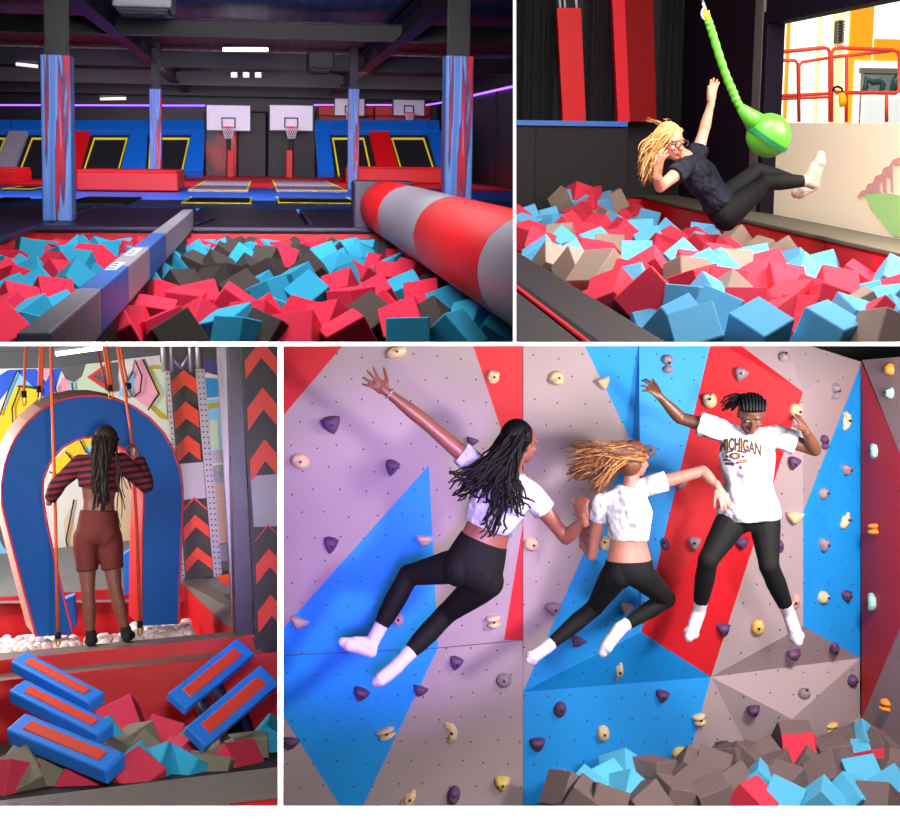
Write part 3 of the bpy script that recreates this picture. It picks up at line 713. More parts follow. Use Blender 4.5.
bar([(780, 52), (824, 47.7), (828, 49), (830, 53), (830, 122)], .02); bar([(831.5, 122), (831.5, 53), (834, 49), (839, 47.8), (893, 50), (898, 52), (899.5, 58), (899.5, 90), (896, 93), (836, 92.5), (832, 88)], .02)
bar([(780, 60), (795, 60.5), (798, 64), (799, 122)], .017, tl_ - .3); bar([(799, 122), (799, 66), (802, 62), (828, 58)], .016, tl_ - .3); bar([(834, 57), (890, 51)], .018, tl_ + .3); bar([(846.5, 56), (846, 122)], .019, tl_ + .3)
bar([(780, 96), (832, 93.5)], .018); bar([(780, 99), (832, 97)], .014); bar([(886.5, 93), (886.5, 122)], .019)
hook = thing('harness_hook', R, R.y(840, 100, tl_ - .06), 'dark loop with yellow tag hanging on the red railing outside', 'hook')
mb = MB(); mb.tube([R.y(x, y, tl_ - .06) for x, y in ((833, 91), (834, 87.5), (838, 86.5), (842, 88.5), (842.5, 92))], .012, 6); part('loop', mb, BLACK, hook)
mb = MB(); mb.tube([R.y(x, y, tl_ - .06) for x, y in ((841.5, 93), (843, 100), (842.5, 107))], [.03, .045, .03], 8); part('yellow_tag', mb, M_ORG, hook, 'yellow tag')

# --- the wrecking ball
tb = 7.6
bc = R.y(768.5, 135.5, tb); br = 23.2 / F * tb
ball = thing('wrecking_ball', R, bc, 'big lime green ball hanging on a twisted green strap', 'swing ball')
d = (R.y(741, 108, tb) - bc).normalized(); q = Vector((0, 0, 1)).rotation_difference(d).to_matrix()
mb = MB(); mb.ell(bc, (br, br, br * .97), q, 0, 32, 20); part('ball', mb, M_GREEN, ball)
perp = d.orthogonal().normalized(); side_ = d.cross(perp)
mb = MB(); band = (R.y(790, 150, tb) - R.y(747, 122, tb)).normalized(); nrm = band.cross(Vector((0, 1, 0))).normalized()
nrm = (nrm + Vector((0, -.25, 0))).normalized(); A = nrm.orthogonal().normalized(); B = nrm.cross(A)
ring = [bc + nrm * (-br * .12) + (A * math.cos(k * math.pi / 24) + B * math.sin(k * math.pi / 24)) * br * .985 for k in range(48)]
vs = []
for p in ring:
    o_ = (p - bc).normalized() * .006; vs += [p + o_ - nrm * .016, p + o_ + nrm * .016]
mb.add(vs, [[2 * k, 2 * k + 1, (2 * k + 3) % 96, (2 * k + 2) % 96] for k in range(48)], 0, True); part('seam_band', mb, M_GREEND, ball, 'dark green band')
mb = MB(); mb.tube([bc + d * br * .85, bc + d * (br + .035), R.y(740, 107, tb)], [.068, .050, .028], 14); part('neck', mb, M_GREEN, ball)
pth = [(742, 110), (737, 102), (733.5, 93), (729, 83), (724, 70), (719, 55), (713.5, 37), (710, 26), (707.5, 18)]
mb = MB(); P = []; rr = []
for k in range(len(pth) - 1):
    for s_ in range(8):
        f = s_ / 8; P.append(R.y(lerp(pth[k][0], pth[k + 1][0], f), lerp(pth[k][1], pth[k + 1][1], f), tb)); n = k * 8 + s_; rr.append((.026 if n < 30 else .025) * (1 + .09 * math.sin(n * 1.3)) * (1.0 if n > 8 else .95))
mb.tube(P, rr, 10); part('twisted_sleeve', mb, M_GREEN, ball)
mb = MB(); mb.tube([R.y(707.5, 19, tb), R.y(705.5, 11, tb)], .022, 8); part('yellow_sling', mb, M_ORG, ball, 'yellow sling end')
mb = MB(); mb.tube([R.y(705.5, 12, tb), R.y(703, 3, tb)], .012, 8); ring = [R.y(704 + 2.6 * math.cos(k * .52), 14 + 5 * math.sin(k * .52), tb) for k in range(12)]; mb.tube(ring, .007, 6, closed=True); mb.tube([R.y(703, 4, tb), R.y(701, -14, tb)], .008, 6)
part('shackle', mb, mat('brushed_steel', (190, 190, 195), .3, .05, metal=.9), ball)

# --- foam
A1 = """20,240P 75,235T 155,235T 185,262T 240,150K 295,145T 310,120P 360,130P 425,130T 480,112K 485,185P 380,180P 315,210P 385,205K 525,225P 580,185P 630,215T 440,250K 495,275T 60,275T 75,310P 260,270P 225,330K 330,315P 400,280P
600,300T 570,250T 705,270T 740,300P 640,345T 475,340P 510,300P 115,365P 220,360T 140,405T 250,425T 330,400P 390,365T 450,390K 740,370P 850,300P 880,270T 875,325T 580,425T 410,420P 300,470K 415,505K
690,400P 780,430T 640,470P 870,390P 560,530P 470,590P 640,605P 810,500K 840,470P 880,480T 860,545P 830,640T 770,740T 870,785T 190,445K 550,560T"""
A2 = """20,300T 135,300K 260,350K 100,360P 20,390P 410,410T 375,365K 290,420P 230,450T 60,440P 135,470K 40,480T 280,475P 450,510T 550,425T 690,470P 540,500P 220,540P 360,550P 600,570P 730,570T 90,570P 110,610K 880,460T
870,550P 490,630P 570,650P 400,630P 200,670P 350,715P 720,680K 840,660T 690,720T 800,740P 50,690T 240,760T 560,760T 885,740T 830,785K 450,720P 20,620T"""
L = parse(A1, 512, 170, 4.64) + parse(A2, 706, 170, 4.64)
cubes = []; rnd = random.Random(5)
for px, py, c in L:
    p = R.z(px, py, Hf2 + .02)
    if py < 222: p = R.y(px, py, min(p.y, TB - .8)); 
    if p.y > TB - .5: p = R.y(px, py, TB - .5)
    if p.x > XI - .13: p = R.x(px, py, XI - .13)
    if p.x > XI - .6: p.z -= .07
    big = 1.25 if (c == 'P' and 640 < px < 660 and 290 < py < 312) or (c == 'K' and abs(px - 601) < 4 and abs(py - 279) < 6) else 1.0
    cubes.append((p, c, px, py, big))
py = 214.0
while py < 356:
    s_px = .235 * (py - 118); px = 512
    while px < 904:
        z = Hf2 - .10 - rnd.uniform(0, .06); p = R.z(px + rnd.uniform(-.3, .3) * s_px, py, z)
        if p.x < XI - .16 and p.y < TB - .4 and p.x > xin + .12 and all((abs(px - q[0]) > s_px * .45 or abs(py - q[1]) > s_px * .36) for q in L):
            cubes.append((p, rnd.choice('PPPTTTK'), px, py, 1.0))
        px += s_px * .85
    py += s_px * .36
def zone(px, py):
    s_ = 'by black padded edge' if px < 610 else ('middle of window pit' if px < 740 else 'window side of pit')
    return 'in ' + ('far row' if py < 235 else ('middle rows' if py < 272 else ('near rows' if py < 310 else 'front row'))) + ', ' + s_
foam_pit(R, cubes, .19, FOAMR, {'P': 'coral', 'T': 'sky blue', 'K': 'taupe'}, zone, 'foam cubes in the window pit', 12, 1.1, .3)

# --- light
area('window_daylight', R, (XW - .06, 6.6, .75), (1.9, 7.4, -.9), 1.6, 130, (1, .96, .88), 1.2)
area('pit_top_light', R, (2.1, 6.9, 2.35), (2.2, 7.8, -.9), 1.8, 330, (1, .96, .9), 2.0)
area('outside_daylight', R, (4.2, 10.0, 3.2), (5.6, 14.5, .2), 2.0, 260, (1, .98, .92))
area('pit_front_fill', R, (1.1, 4.6, 1.5), (1.6, 12, .3), .8, 40, (1, .93, .9), None, 70)  # added fill from the front, brightens the red posts
area('pit_low_fill', R, (1.4, 3.7, .9), (2.2, 8, -.7), .8, 32, (1, .94, .94))  # added front fill for the cube faces turned to the camera
# ================================================================== the hanging-steps course with the blue horseshoe
R = GIRL
M_ORANGE = mat('orange_rope', (225, 90, 35), .6, .1, 30)
M_CHEV = mat('orange_red_chevron', (248, 66, 18), .5, .05, 8)
M_CHEVD = mat('deep_red_chevron', (222, 48, 24), .5, .05, 8)
M_BOARD_G = mat('dark_grey_board', (72, 66, 64), .6, .1, 6)
M_ALU = mat('pale_aluminium', (158, 150, 152), .4, .08, 8, metal=.35)
M_HOLE = mat('dark_hole', (30, 28, 32), .8)
M_BLUEP = mat('bright_blue_vinyl', (6, 84, 165), .55, .08, 6, .12, spec=.2)
M_BLUEL = mat('light_blue_vinyl', (46, 132, 240), .5, .08, 6, .12, spec=.3)
M_INSET = mat('orange_red_grip', (225, 70, 50), .7, .06, 20)
M_REDC = mat('crimson_pit_vinyl', (190, 8, 20), .5, .1, 5, .15)
M_PADG = mat('grey_brown_vinyl', (112, 102, 96), .5, .12, 6, .2)
M_CEILG = mat('grey_ceiling_paint', (92, 92, 96), .8, .1, 3)
M_PINKISH = mat('pinkish_beige_vinyl', (205, 165, 150), .5, .08, 6)
def zz(px, py, t): return R.y(px, py, t).z
zPl = R.y(139, 651, 9.0).z        # platform top
TBK = 14.0
# --- shell
mb = MB(); mb.poly([R.y(x, y, TBK) for x, y in ((-60, 200), (340, 200), (340, 640), (-60, 640))]); struct('wall_mural_back', mb, M_CEILG, R)
# the painted mural: a flat picture of bright pop-art shapes on the back wall
cols = {'Y': (250, 205, 25), 'B': (25, 85, 215), 'L': (140, 205, 240), 'P': (240, 165, 185), 'M': (205, 225, 195), 'G': (95, 95, 98), 'W': (226, 222, 214), 'R': (215, 60, 60), 'C': (226, 196, 160), 'V': (78, 74, 130), 'N': (20, 22, 28), 'S': (50, 150, 215), 'O': (195, 170, 40)}
keys = list(cols); mm = [mat('mural_paint_' + {'Y': 'yellow', 'B': 'blue', 'L': 'light_blue', 'P': 'pink', 'M': 'mint', 'G': 'grey', 'W': 'off_white', 'R': 'red', 'C': 'cream', 'V': 'violet', 'N': 'black', 'S': 'azure', 'O': 'mustard'}[k], cols[k], .7, .04, 4) for k in keys]
mural = thing('wall_mural', R, R.y(100, 560, TBK), 'bright pop art mural of yellow, blue and pink shapes on the back wall', 'mural')
mb = MB(); lay = [0]
def mp(c, pts):
    lay[0] += 1; d = TBK - .01 - lay[0] * .002; mb.poly([R.y(x, y, d) for x, y in pts], keys.index(c))
def ml(pts, w=1.1, c='N'):
    lay[0] += 1; d = TBK - .012 - lay[0] * .002
    for i in range(len(pts) - 1):
        a = Vector(pts[i]); b = Vector(pts[i + 1]); n = (b - a).normalized(); n = Vector((-n.y, n.x)) * w * .5; e = (b - a).normalized() * w * .3
        mb.poly([R.y(p.x, p.y, d) for p in (a - e + n, b + e + n, b + e - n, a - e - n)], keys.index(c))
mp('W', [(-40, 369), (60, 368), (84, 365), (118, 360), (250, 345), (250, 575), (-40, 575)])
mp('B', [(-40, 400), (8, 370), (62, 368), (55, 392), (45, 398), (38, 392), (26, 388), (16, 380), (0, 400), (-30, 440)])
mp('L', [(17, 371), (30, 384), (40, 392), (25, 392), (8, 410), (2, 415), (-10, 450), (8, 395)])
mp('Y', [(17, 384), (38, 388), (36, 410), (20, 424), (8, 440), (-20, 470), (-20, 430), (5, 408)])
mp('P', [(36, 369), (54, 368), (46, 382)]); mp('B', [(28, 369), (40, 382), (48, 398), (56, 384), (52, 369), (45, 384), (36, 369)])
mp('P', [(57, 388), (63, 377), (72, 383), (68, 394), (56, 398)]); mp('L', [(70, 383), (76, 380), (74, 394), (69, 394)])
mp('G', [(59, 367), (86, 364), (82, 376), (74, 382), (66, 379)]); mp('M', [(86, 364), (108, 362), (92, 377), (106, 390), (110, 394), (76, 394), (74, 383), (82, 376)])
mp('R', [(110, 361), (87, 377), (106, 390), (116, 393), (110, 386), (93, 377), (112, 366)]); mp('G', [(111, 363), (94, 377), (110, 388), (118, 392), (118, 362)])
mp('L', [(124, 384), (133, 370), (136, 384), (131, 398), (118, 396)]); mp('P', [(136, 360), (143, 359), (158, 393), (148, 408), (134, 398)]); mp('W', [(120, 361), (134, 360), (132, 370), (122, 384), (118, 380)])
mp('O', [(149, 366), (164, 366), (168, 420), (160, 418), (150, 408), (159, 394)]); mp('M', [(152, 369), (165, 369), (167, 416), (162, 412), (153, 404), (161, 394)])
mp('V', [(165, 356), (225, 352), (225, 378), (206, 372), (195, 378), (170, 376)]); mp('S', [(200, 378), (222, 380), (222, 396), (206, 398), (198, 392)]); mp('L', [(200, 400), (222, 400), (222, 452), (200, 452)]); mp('O', [(204, 404), (222, 402), (222, 406), (205, 410)])
mp('M', [(210, 420), (218, 420), (219, 450), (209, 450)])
mp('Y', [(48, 490), (55, 460), (70, 444), (92, 437), (94, 452), (84, 462), (68, 470), (56, 478), (50, 492)]); mp('L', [(84, 448), (94, 444), (96, 454), (86, 456)]); mp('C', [(110, 470), (122, 445), (140, 455), (145, 560), (100, 570), (66, 566), (64, 520), (74, 500)])
mp('L', [(-10, 530), (12, 530), (10, 565), (-10, 565)]); mp('G', [(-10, 520), (8, 525), (14, 560), (2, 545)]); mp('W', [(70, 500), (90, 490), (92, 520), (76, 530)])
for pts in ([(17, 371), (8, 392), (0, 415)], [(18, 386), (40, 389), (36, 404)], [(20, 387), (12, 408), (13, 424), (20, 420)], [(72, 383), (73, 394)], [(57, 396), (55, 386)], [(133, 372), (126, 384), (132, 396)], [(136, 362), (142, 376), (140, 392), (134, 397)], [(143, 360), (159, 394), (148, 410)], [(-8, 452), (6, 458)], [(66, 452), (74, 462)], [(80, 440), (86, 452), (94, 455)], [(50, 472), (60, 476)], [(74, 500), (66, 540), (72, 566)], [(124, 470), (136, 500), (140, 530)], [(200, 452), (222, 452)], [(-8, 524), (10, 530), (13, 560)]):
    ml(pts, 1.6)
part('painted_surface', mb, mm, mural)
# grey ceiling band and its tube lamp
mb = MB(); mb.poly([R.y(-60, 352, 13.6), R.y(340, 352, 13.6), R.y(500, 150, 5.5), R.y(-200, 150, 5.5)]); struct('ceiling_course', mb, M_CEILG, R)
o = thing('tube_lamp', R, R.y(80, 350, 12.5), 'white tube lamp under the grey ceiling above the horseshoe', 'lamp')
mb = MB(); mb.tube([R.y(56, 354, 12.6), R.y(104, 347.5, 12.6)], .02, 8); part('tube', mb, M_TUBE, o)
mb = MB(); mb.tube([R.y(54, 351.5, 12.7), R.y(108, 344.5, 12.7)], .04, 6); part('housing', mb, M_CEILG, o)
# dark header above
mb = MB(); mb.poly([R.y(x, y, 13.5) for x, y in ((160, 344), (300, 344), (300, 358), (160, 362))]); 
solo('header_beam', mb, M_BOARD_G, R, 'dark header beam above the chevron board', 'beam')
# --- floor and ramp behind the ball pool
zf = R.y(15, 575, 12.6).z
mb = MB(); mb.add([R.y(-60, 560, 13.9), R.y(330, 520, 13.9), R.y(330, 600, 11.9), R.y(-60, 604, 11.9)], [[0, 1, 2, 3]]); struct('floor_course', mb, mat('grey_course_floor', (120, 120, 122), .6, .1, 3), R)
# ball pool: back wall red, right slanting wall, gray coping
pool = thing('ball_pool', R, R.y(110, 650, 10.2), 'red walled pool of white balls behind the platform', 'ball pool')
def quad3(name, pts, m, parent, th=(0, .08, 0), lab=None):
    mb = MB(); mb.prism([R.y(*p) for p in pts], th); return part(name, mb, m, parent, lab)
quad3('back_wall', [(-30, 600, 12.0), (184, 584, 12.0), (184, 650, 12.0), (-30, 655, 12.0)], M_REDC, pool)
quad3('side_wall', [(181, 584, 12.0), (235, 633, 9.4), (235, 660, 9.4), (181, 640, 12.0)], M_REDC, pool, (.05, 0, 0))
quad3('coping', [(181, 581, 12.0), (203, 578, 12.0), (256, 622, 9.4), (235, 634, 9.4)], M_PADG, pool, (0, 0, -.03), 'grey brown coping')
quad3('pool_floor', [(-30, 640, 11.9), (190, 632, 11.9), (236, 660, 9.3), (-30, 680, 9.3)], M_REDC, pool, (0, 0, -.05))
# --- platform between pool and foam pit
plat = thing('platform', R, R.y(115, 660, 9.1), 'grey topped red platform the striped-jumper girl swings over', 'platform')
quad3('platform_top', [(-30, 656, 9.45), (258, 629, 9.45), (262, 634, 8.95), (-30, 663.5, 8.95)], M_PADG, plat, (0, 0, -.04), 'grey brown top')
quad3('upper_band', [(-30, 663.5, 8.94), (262, 634.5, 8.94), (262, 648, 8.94), (-30, 677, 8.94)], M_REDC, plat, (0, .05, 0))
quad3('step_ledge', [(-30, 677, 8.94), (262, 648, 8.94), (262, 654, 8.7), (-30, 684, 8.7)], M_PADG, plat, (0, 0, -.03), 'grey brown ledge')
quad3('front_wall', [(-30, 684, 8.69), (300, 650, 8.69), (300, 800, 8.69), (-30, 830, 8.69)], M_REDC, plat, (0, .05, 0))
# --- black box post at right, chevron boards, wrapped pillar
bp = thing('padded_pillar', R, R.y(240, 650, 9.2), 'black padded pillar between the two chevron boards', 'pillar')
quad3('front_pad', [(229, 344, 9.1), (247, 344, 9.1), (253, 640, 9.1), (236, 641, 9.1)], M_PADB, bp, (0, .3, 0))
wp_ = thing('wrapped_pillar', R, R.y(232, 640, 9.4), 'thin pillar in shiny grey violet wrap right of the chevron board', 'pillar')
m_wrap = ramp_mat('shiny_violet_wrap', [(0, (120, 110, 125)), (.4, (175, 165, 175)), (.6, (110, 80, 120)), (.8, (70, 50, 85)), (1, (190, 180, 190))], .25, (6, 6, .6), 1.5, .4, 'noise', 3)
quad3('wrap', [(217, 347, 9.4), (228, 347, 9.4), (244, 636, 9.4), (234, 637, 9.4)], m_wrap, wp_, (0, .15, 0))
def chevrons(parent, corners, n0, rows, t, mred, up=.5):
    """orange arrow bands across a board given by its four corners, top to bottom; rows = [(y0,y1)] in fractions"""
    tl, tr, br, bl = [Vector(c) for c in corners]
    for a, b in rows:
        def P(u, f): l = tl + (bl - tl) * f; r = tr + (br - tr) * f; return l + (r - l) * u
        pts = [P(0, b), P(0, a + up), P(.5, a), P(1, a + up), P(1, b), P(.5, b - up)]
        mb = MB(); mb.prism([R.y(q.x, q.y, t) for q in pts], (0, -.012, 0)); part('chevron', mb, mred, parent)
# big chevron board behind the horseshoe
cb = thing('chevron_board', R, R.y(195, 575, 12.6), 'tall chevron board with perforated metal edges under a truss', 'chevron board')
quad3('board', [(169, 370, 12.6), (196, 368, 12.6), (214, 576, 12.6), (184, 580, 12.6)], M_BOARD_G, cb, (0, .06, 0))
chevrons(cb, [(171, 371), (196, 369), (201, 462), (178, 464)], 0, [(0, .27), (.34, .63), (.70, .985)], 12.58, M_CHEV, .11)
quad3('blank_panel', [(178, 464, 12.57), (203, 462, 12.57), (206, 498, 12.57), (182, 500, 12.57)], M_ALU, cb, (0, .02, 0), 'blank pale panel')
chevrons(cb, [(182, 500), (206, 498), (213, 575), (186, 578)], 0, [(-.0, .13), (.2, .52), (.62, .93)], 12.58, M_CHEV, .16)
for (x0, y0, x1, y1, w_) in ((165, 371, 181, 578, 4.5), (195.5, 369, 214, 577, 9)):
    o2 = quad3('perforated_strip', [(x0, y0, 12.5), (x0 + w_, y0, 12.5), (x1 + w_ * .9, y1, 12.5), (x1, y1, 12.5)], M_ALU, cb, (0, .05, 0), 'perforated metal edge')
    mb = MB()
    for k in range(38):
        f = (k + .5) / 38; cx = lerp(x0, x1, f); cy = lerp(y0, y1, f)
        for u in ((.5,) if w_ < 6 else (.28, .72)):
            c = R.y(cx + w_ * u, cy, 12.495); mb.tube([c, c + Vector((0, -.004, 0))], .008, 6)
    part('punched_holes', mb, M_HOLE, cb)
tr_ = thing('truss', R, R.y(180, 370, 12.6), 'aluminium truss tubes above the chevron board', 'truss')
for x in (163.5, 171, 190, 198):
    mb = MB(); mb.tube([R.y(x, 342, 12.6), R.y(x + 1.5, 372, 12.6)], .033 if x in (163.5, 198) else .022, 10); part('chord', mb, M_ALU, tr_)
for a, b in (((171, 356), (182, 369)), ((191, 352), (181, 368))):
    mb = MB(); mb.tube([R.y(*a, 12.6), R.y(*b, 12.6)], .014, 8); part('brace', mb, M_ALU, tr_)
cl = thing('wall_cladding', R, R.y(217, 520, 13), 'pale panels with checker plate beside the chevron board', 'panel')
quad3('blank_panel', [(205, 452, 13), (226, 450, 13), (228, 463, 13), (207, 464, 13)], M_ALU, cl, (0, .04, 0))
quad3('checker_plate', [(210, 466, 13), (227, 464, 13), (228, 482, 13), (212, 483, 13)], mat('grey_checker_plate', (130, 126, 130), .4, .5, 30, metal=.4), cl, (0, .04, 0))
for (a, b) in ((484, 500), (500, 545)): quad3('blank_panel', [(211, a, 13), (230, a - 2, 13), (233, b - 3, 13), (214, b - 1, 13)], M_PINKISH, cl, (0, .04, 0))
quad3('checker_plate', [(215, 546, 13), (234, 543, 13), (236, 560, 13), (217, 562, 13)], mat('grey_checker_plate', (130, 126, 130)), cl, (0, .04, 0))
quad3('red_foot', [(216, 577, 12.4), (232, 573, 12.4), (236, 584, 12.0), (226, 586, 12.0)], M_CHEV, cl, (0, .02, 0))
# near chevron board at the right edge
nb = thing('chevron_board', R, R.y(262, 630, 8.6), 'near chevron board with deep red arrows at the right edge of the course', 'chevron board')
quad3('board', [(241, 344, 8.8), (284, 342, 8.8), (292, 640, 8.8), (256, 641, 8.8)], mat('near_black_vinyl', (26, 23, 25), .5, .1, 5, .2), nb, (0, .1, 0))
chevrons(nb, [(244, 346), (278, 345), (281, 480), (251, 482)], 0, [(-.04, .24), (.31, .62), (.69, 1.0)], 8.79, M_CHEVD, .15)
quad3('blank_panel', [(250.5, 476, 8.78), (280, 474, 8.78), (281, 526, 8.78), (254, 527, 8.78)], M_GREYV, nb, (0, .02, 0), 'blank grey panel')
chevrons(nb, [(254, 526), (282, 524), (286, 640), (259, 642)], 0, [(.0, .13), (.2, .5), (.6, .92)], 8.79, M_CHEVD, .14)
mb = MB(); mb.prism([R.y(x, y, 8.9) for x, y in ((252, 638), (300, 634), (300, 670), (262, 668))], (0, .1, 0)); solo('black_box', mb, M_PADB, R, 'black padded block under the near chevron board', 'block')

# --- the horseshoe
HS = thing('horseshoe_arch', R, R.y(92, 635, 10.1), 'big blue horseshoe shaped padded arch the girl swings through', 'padded arch')
outer = [(35, 637), (20, 580), (6, 525), (1, 505), (0.5, 485), (4, 462), (12, 442), (24, 424), (40, 409), (58, 399.5), (78, 395), (98, 394.5), (116, 398), (133, 405), (150, 417), (164, 432), (174, 449), (180.5, 468), (183.5, 488), (183.5, 505), (183, 525), (181, 580), (179.5, 624)]
inner = [(140, 626), (140.5, 580), (141.5, 530), (143, 500), (141.5, 482), (135, 465), (124, 450), (108, 440), (93, 437.5), (78, 440), (62, 449), (50, 464), (44, 480), (43, 493), (47, 520), (58, 570), (74, 634)]
td = 10.1
front = [R.y(*p, td) for p in outer + inner]
back_off = R.y(92 - 10, 480 - 7, td + .28) - R.y(92, 480, td)
nO = len(outer); nI = len(inner); n = nO + nI
# triangulated front/back as strips between outer and inner
inn = inner[::-1]
def resamp(P, m):
    P = [Vector((p[0], p[1], 0)) for p in P]; L_ = [0]
    for i in range(len(P) - 1): L_.append(L_[-1] + (P[i + 1] - P[i]).length)
    out = []
    for k in range(m):
        s_ = L_[-1] * k / (m - 1); i = max(j for j in range(len(P) - 1) if L_[j] <= s_ + 1e-9); f = (s_ - L_[i]) / (L_[i + 1] - L_[i]); out.append(P[i].lerp(P[i + 1], min(f, 1)))
    return out
m_ = 60; O_ = resamp(outer, m_); I_ = resamp(inn, m_)
vs = []
for k in range(m_):
    of = R.y(O_[k].x, O_[k].y, td); inf = R.y(I_[k].x, I_[k].y, td); ne = (of - inf).normalized() * .008
    vs += [of - ne, inf + ne, of + Vector((0, .03, 0)), inf + Vector((0, .03, 0)), of + back_off, inf + back_off]
def strip(a, b): return [[k * 6 + a, k * 6 + b, k * 6 + 6 + b, k * 6 + 6 + a] for k in range(m_ - 1)]
mb = MB(); mb.add(vs, strip(0, 1) + strip(0, 2) + strip(1, 3) + strip(4, 5) + [[0, 1, 3, 5, 4, 2], [(m_ - 1) * 6 + q for q in (0, 1, 3, 5, 4, 2)]]); part('blue_face', mb, M_BLUEP, HS)
mb = MB(); mb.add(vs, strip(2, 4)); part('outer_rim', mb, M_PINKISH, HS, 'pinkish beige outer rim')
mb = MB(); mb.add(vs, strip(3, 5)); part('inner_rim', mb, M_REDC, HS, 'red inner rim')
mb = MB(); mb.tube([Vector(vs[k * 6]) for k in range(m_)], .009, 6); mb.tube([Vector(vs[k * 6 + 1]) for k in range(m_)], .009, 6); part('edge_piping', mb, mat('red_piping', (215, 60, 80), .5), HS, 'red piping')
for pts, t, lab in (([(55, 596), (69, 592), (76, 634), (66, 634)], 10.6, 'left'), ([(122, 550), (138, 546), (138, 596), (124, 597)], 11.2, 'right')):
    pass
def blk(pts, t, lab):
    mb = MB(); mb.prism([R.y(*p, t) for p in pts], (0, .25, 0)); solo('blue_block', mb, M_BLUEL, R, lab, 'padded block', 'small blue pads behind the arch')
blk([(62, 600), (74, 596), (76, 626), (68, 630)], 10.8, 'small blue padded block behind the left foot of the arch')
blk([(122, 556), (137, 545), (138, 592), (124, 595)], 11.5, 'blue padded block seen between the girl and the right arch leg')

# --- ropes
def rope(name, pts, t, r, lab, hook=None, m=M_ORANGE, double=False):
    o = thing('rope', R, R.y(*pts[-1], t), lab, 'rope', 'orange ropes of the hanging course')
    mb = MB(); mb.tube([R.y(*p, t) for p in pts], r, 8)
    if double: mb.tube([R.y(p[0] + 2.4, p[1], t) for p in pts], r, 8)
    part('cord', mb, m, o)
    e = Vector(pts[-1]); d = 1 if hook is None else hook
    if d:
        mb = MB(); mb.tube([R.y(e.x, e.y - 5, t), R.y(e.x, e.y + 1.5, t)], r * 1.9, 8); part('sheath', mb, BLACK, o, 'black sheath')
        mb = MB(); mb.tube([R.y(e.x + 2.0 * math.sin(k * .524), e.y + 5 - 4.2 * math.cos(k * .524), t) for k in range(12)], .007, 6, closed=True); part('carabiner', mb, mat('brass_carabiner', (200, 150, 60), .35, .05, metal=.7), o)
rope('r', [(50.5, 344), (53, 430), (56, 540), (58, 637)], 9.45, .011, 'long orange rope in the left hand of the swinging girl')
rope('r', [(117, 344), (124, 385), (132, 440), (137, 530), (140, 626)], 9.45, .011, 'long orange rope in the right hand of the swinging girl')
rope('r', [(25.5, 344), (24, 396)], 9.9, .010, 'short orange rope with black sheath at the far left')
rope('r', [(40.5, 344), (39, 391)], 9.9, .010, 'doubled orange rope left of the long left rope', double=True)
rope('r', [(103, 344), (110.5, 390)], 9.9, .010, 'doubled orange rope hanging over the top of the arch', double=True)
rope('r', [(98, 352), (107, 390)], 10.3, .007, 'thin red rope behind the doubled rope above the arch', 0, M_REDC)
rope('r', [(120, 344), (124, 366), (129, 388)], 10.2, .009, 'thin orange rope right of the doubled rope above the arch')

# --- hanging blue steps
def step(p0, p1, t0, t1, wpx, hpx, lab, back=.10, m=M_BLUEL):
    """p0,p1: pixel ends of the near top edge; wpx: pixel vector to the far top edge; hpx: pixel height of the front"""
    A_, B_ = R.y(*p0, t0), R.y(*p1, t1); ax = (B_ - A_); Lg = ax.length; ax.normalize()
    tm = (t0 + t1) / 2; mid = (A_ + B_) / 2
    far = R.y((p0[0] + p1[0]) / 2 + wpx[0], (p0[1] + p1[1]) / 2 + wpx[1], tm + back); wv = far - mid; wv -= ax * wv.dot(ax); W = wv.length; wv.normalize()
    nv = ax.cross(wv).normalized()
    if nv.z > 0: nv = -nv
    H_ = hpx / F * tm
    rot = Matrix((ax, wv, -nv)).transposed()
    o = thing('hanging_step', R, mid, lab, 'hanging step', 'blue hanging steps over the foam pit')
    c = mid + wv * W / 2 + nv * H_ / 2
    mb = MB(); mb.box(c, (Lg, W, H_), rot, min(H_, W) * .16, seg=3); part('blue_pad', mb, m, o)
    mb = MB(); mb.box(c - nv * (H_ / 2 + .002), (Lg * .76, W * .46, .012), rot, .004, seg=1); part('grip_strip', mb, M_INSET, o, 'orange red grip strip')
    return o
step((10, 661), (89, 703), 7.9, 7.5, (6, -16), 13, 'top one of the three blue hanging steps on the left', .12)
step((8, 690), (98, 735), 7.7, 7.3, (7, -17), 15, 'middle one of the three blue hanging steps on the left', .12)
step((5, 729), (106, 771), 7.4, 7.0, (10, -22), 18, 'lowest one of the three blue hanging steps on the left', .13)
step((187, 709), (255, 653), 7.6, 8.0, (-18, -16), 10, 'upper left one of the two blue hanging steps on the right', .05)
step((206, 747), (280, 683), 7.2, 7.6, (-19, -20), 11, 'lower right one of the two blue hanging steps on the right', .05)
mb = MB()
for a, b in (((200, 700), (224, 752)), ((214, 682), (236, 735)), ((236, 700), (250, 740))): mb.tube([R.y(*a, 8.1), R.y(*b, 8.1)], .045, 6)
solo('black_strap', mb, M_PADB, R, 'black straps hanging behind the two right hanging steps', 'strap')
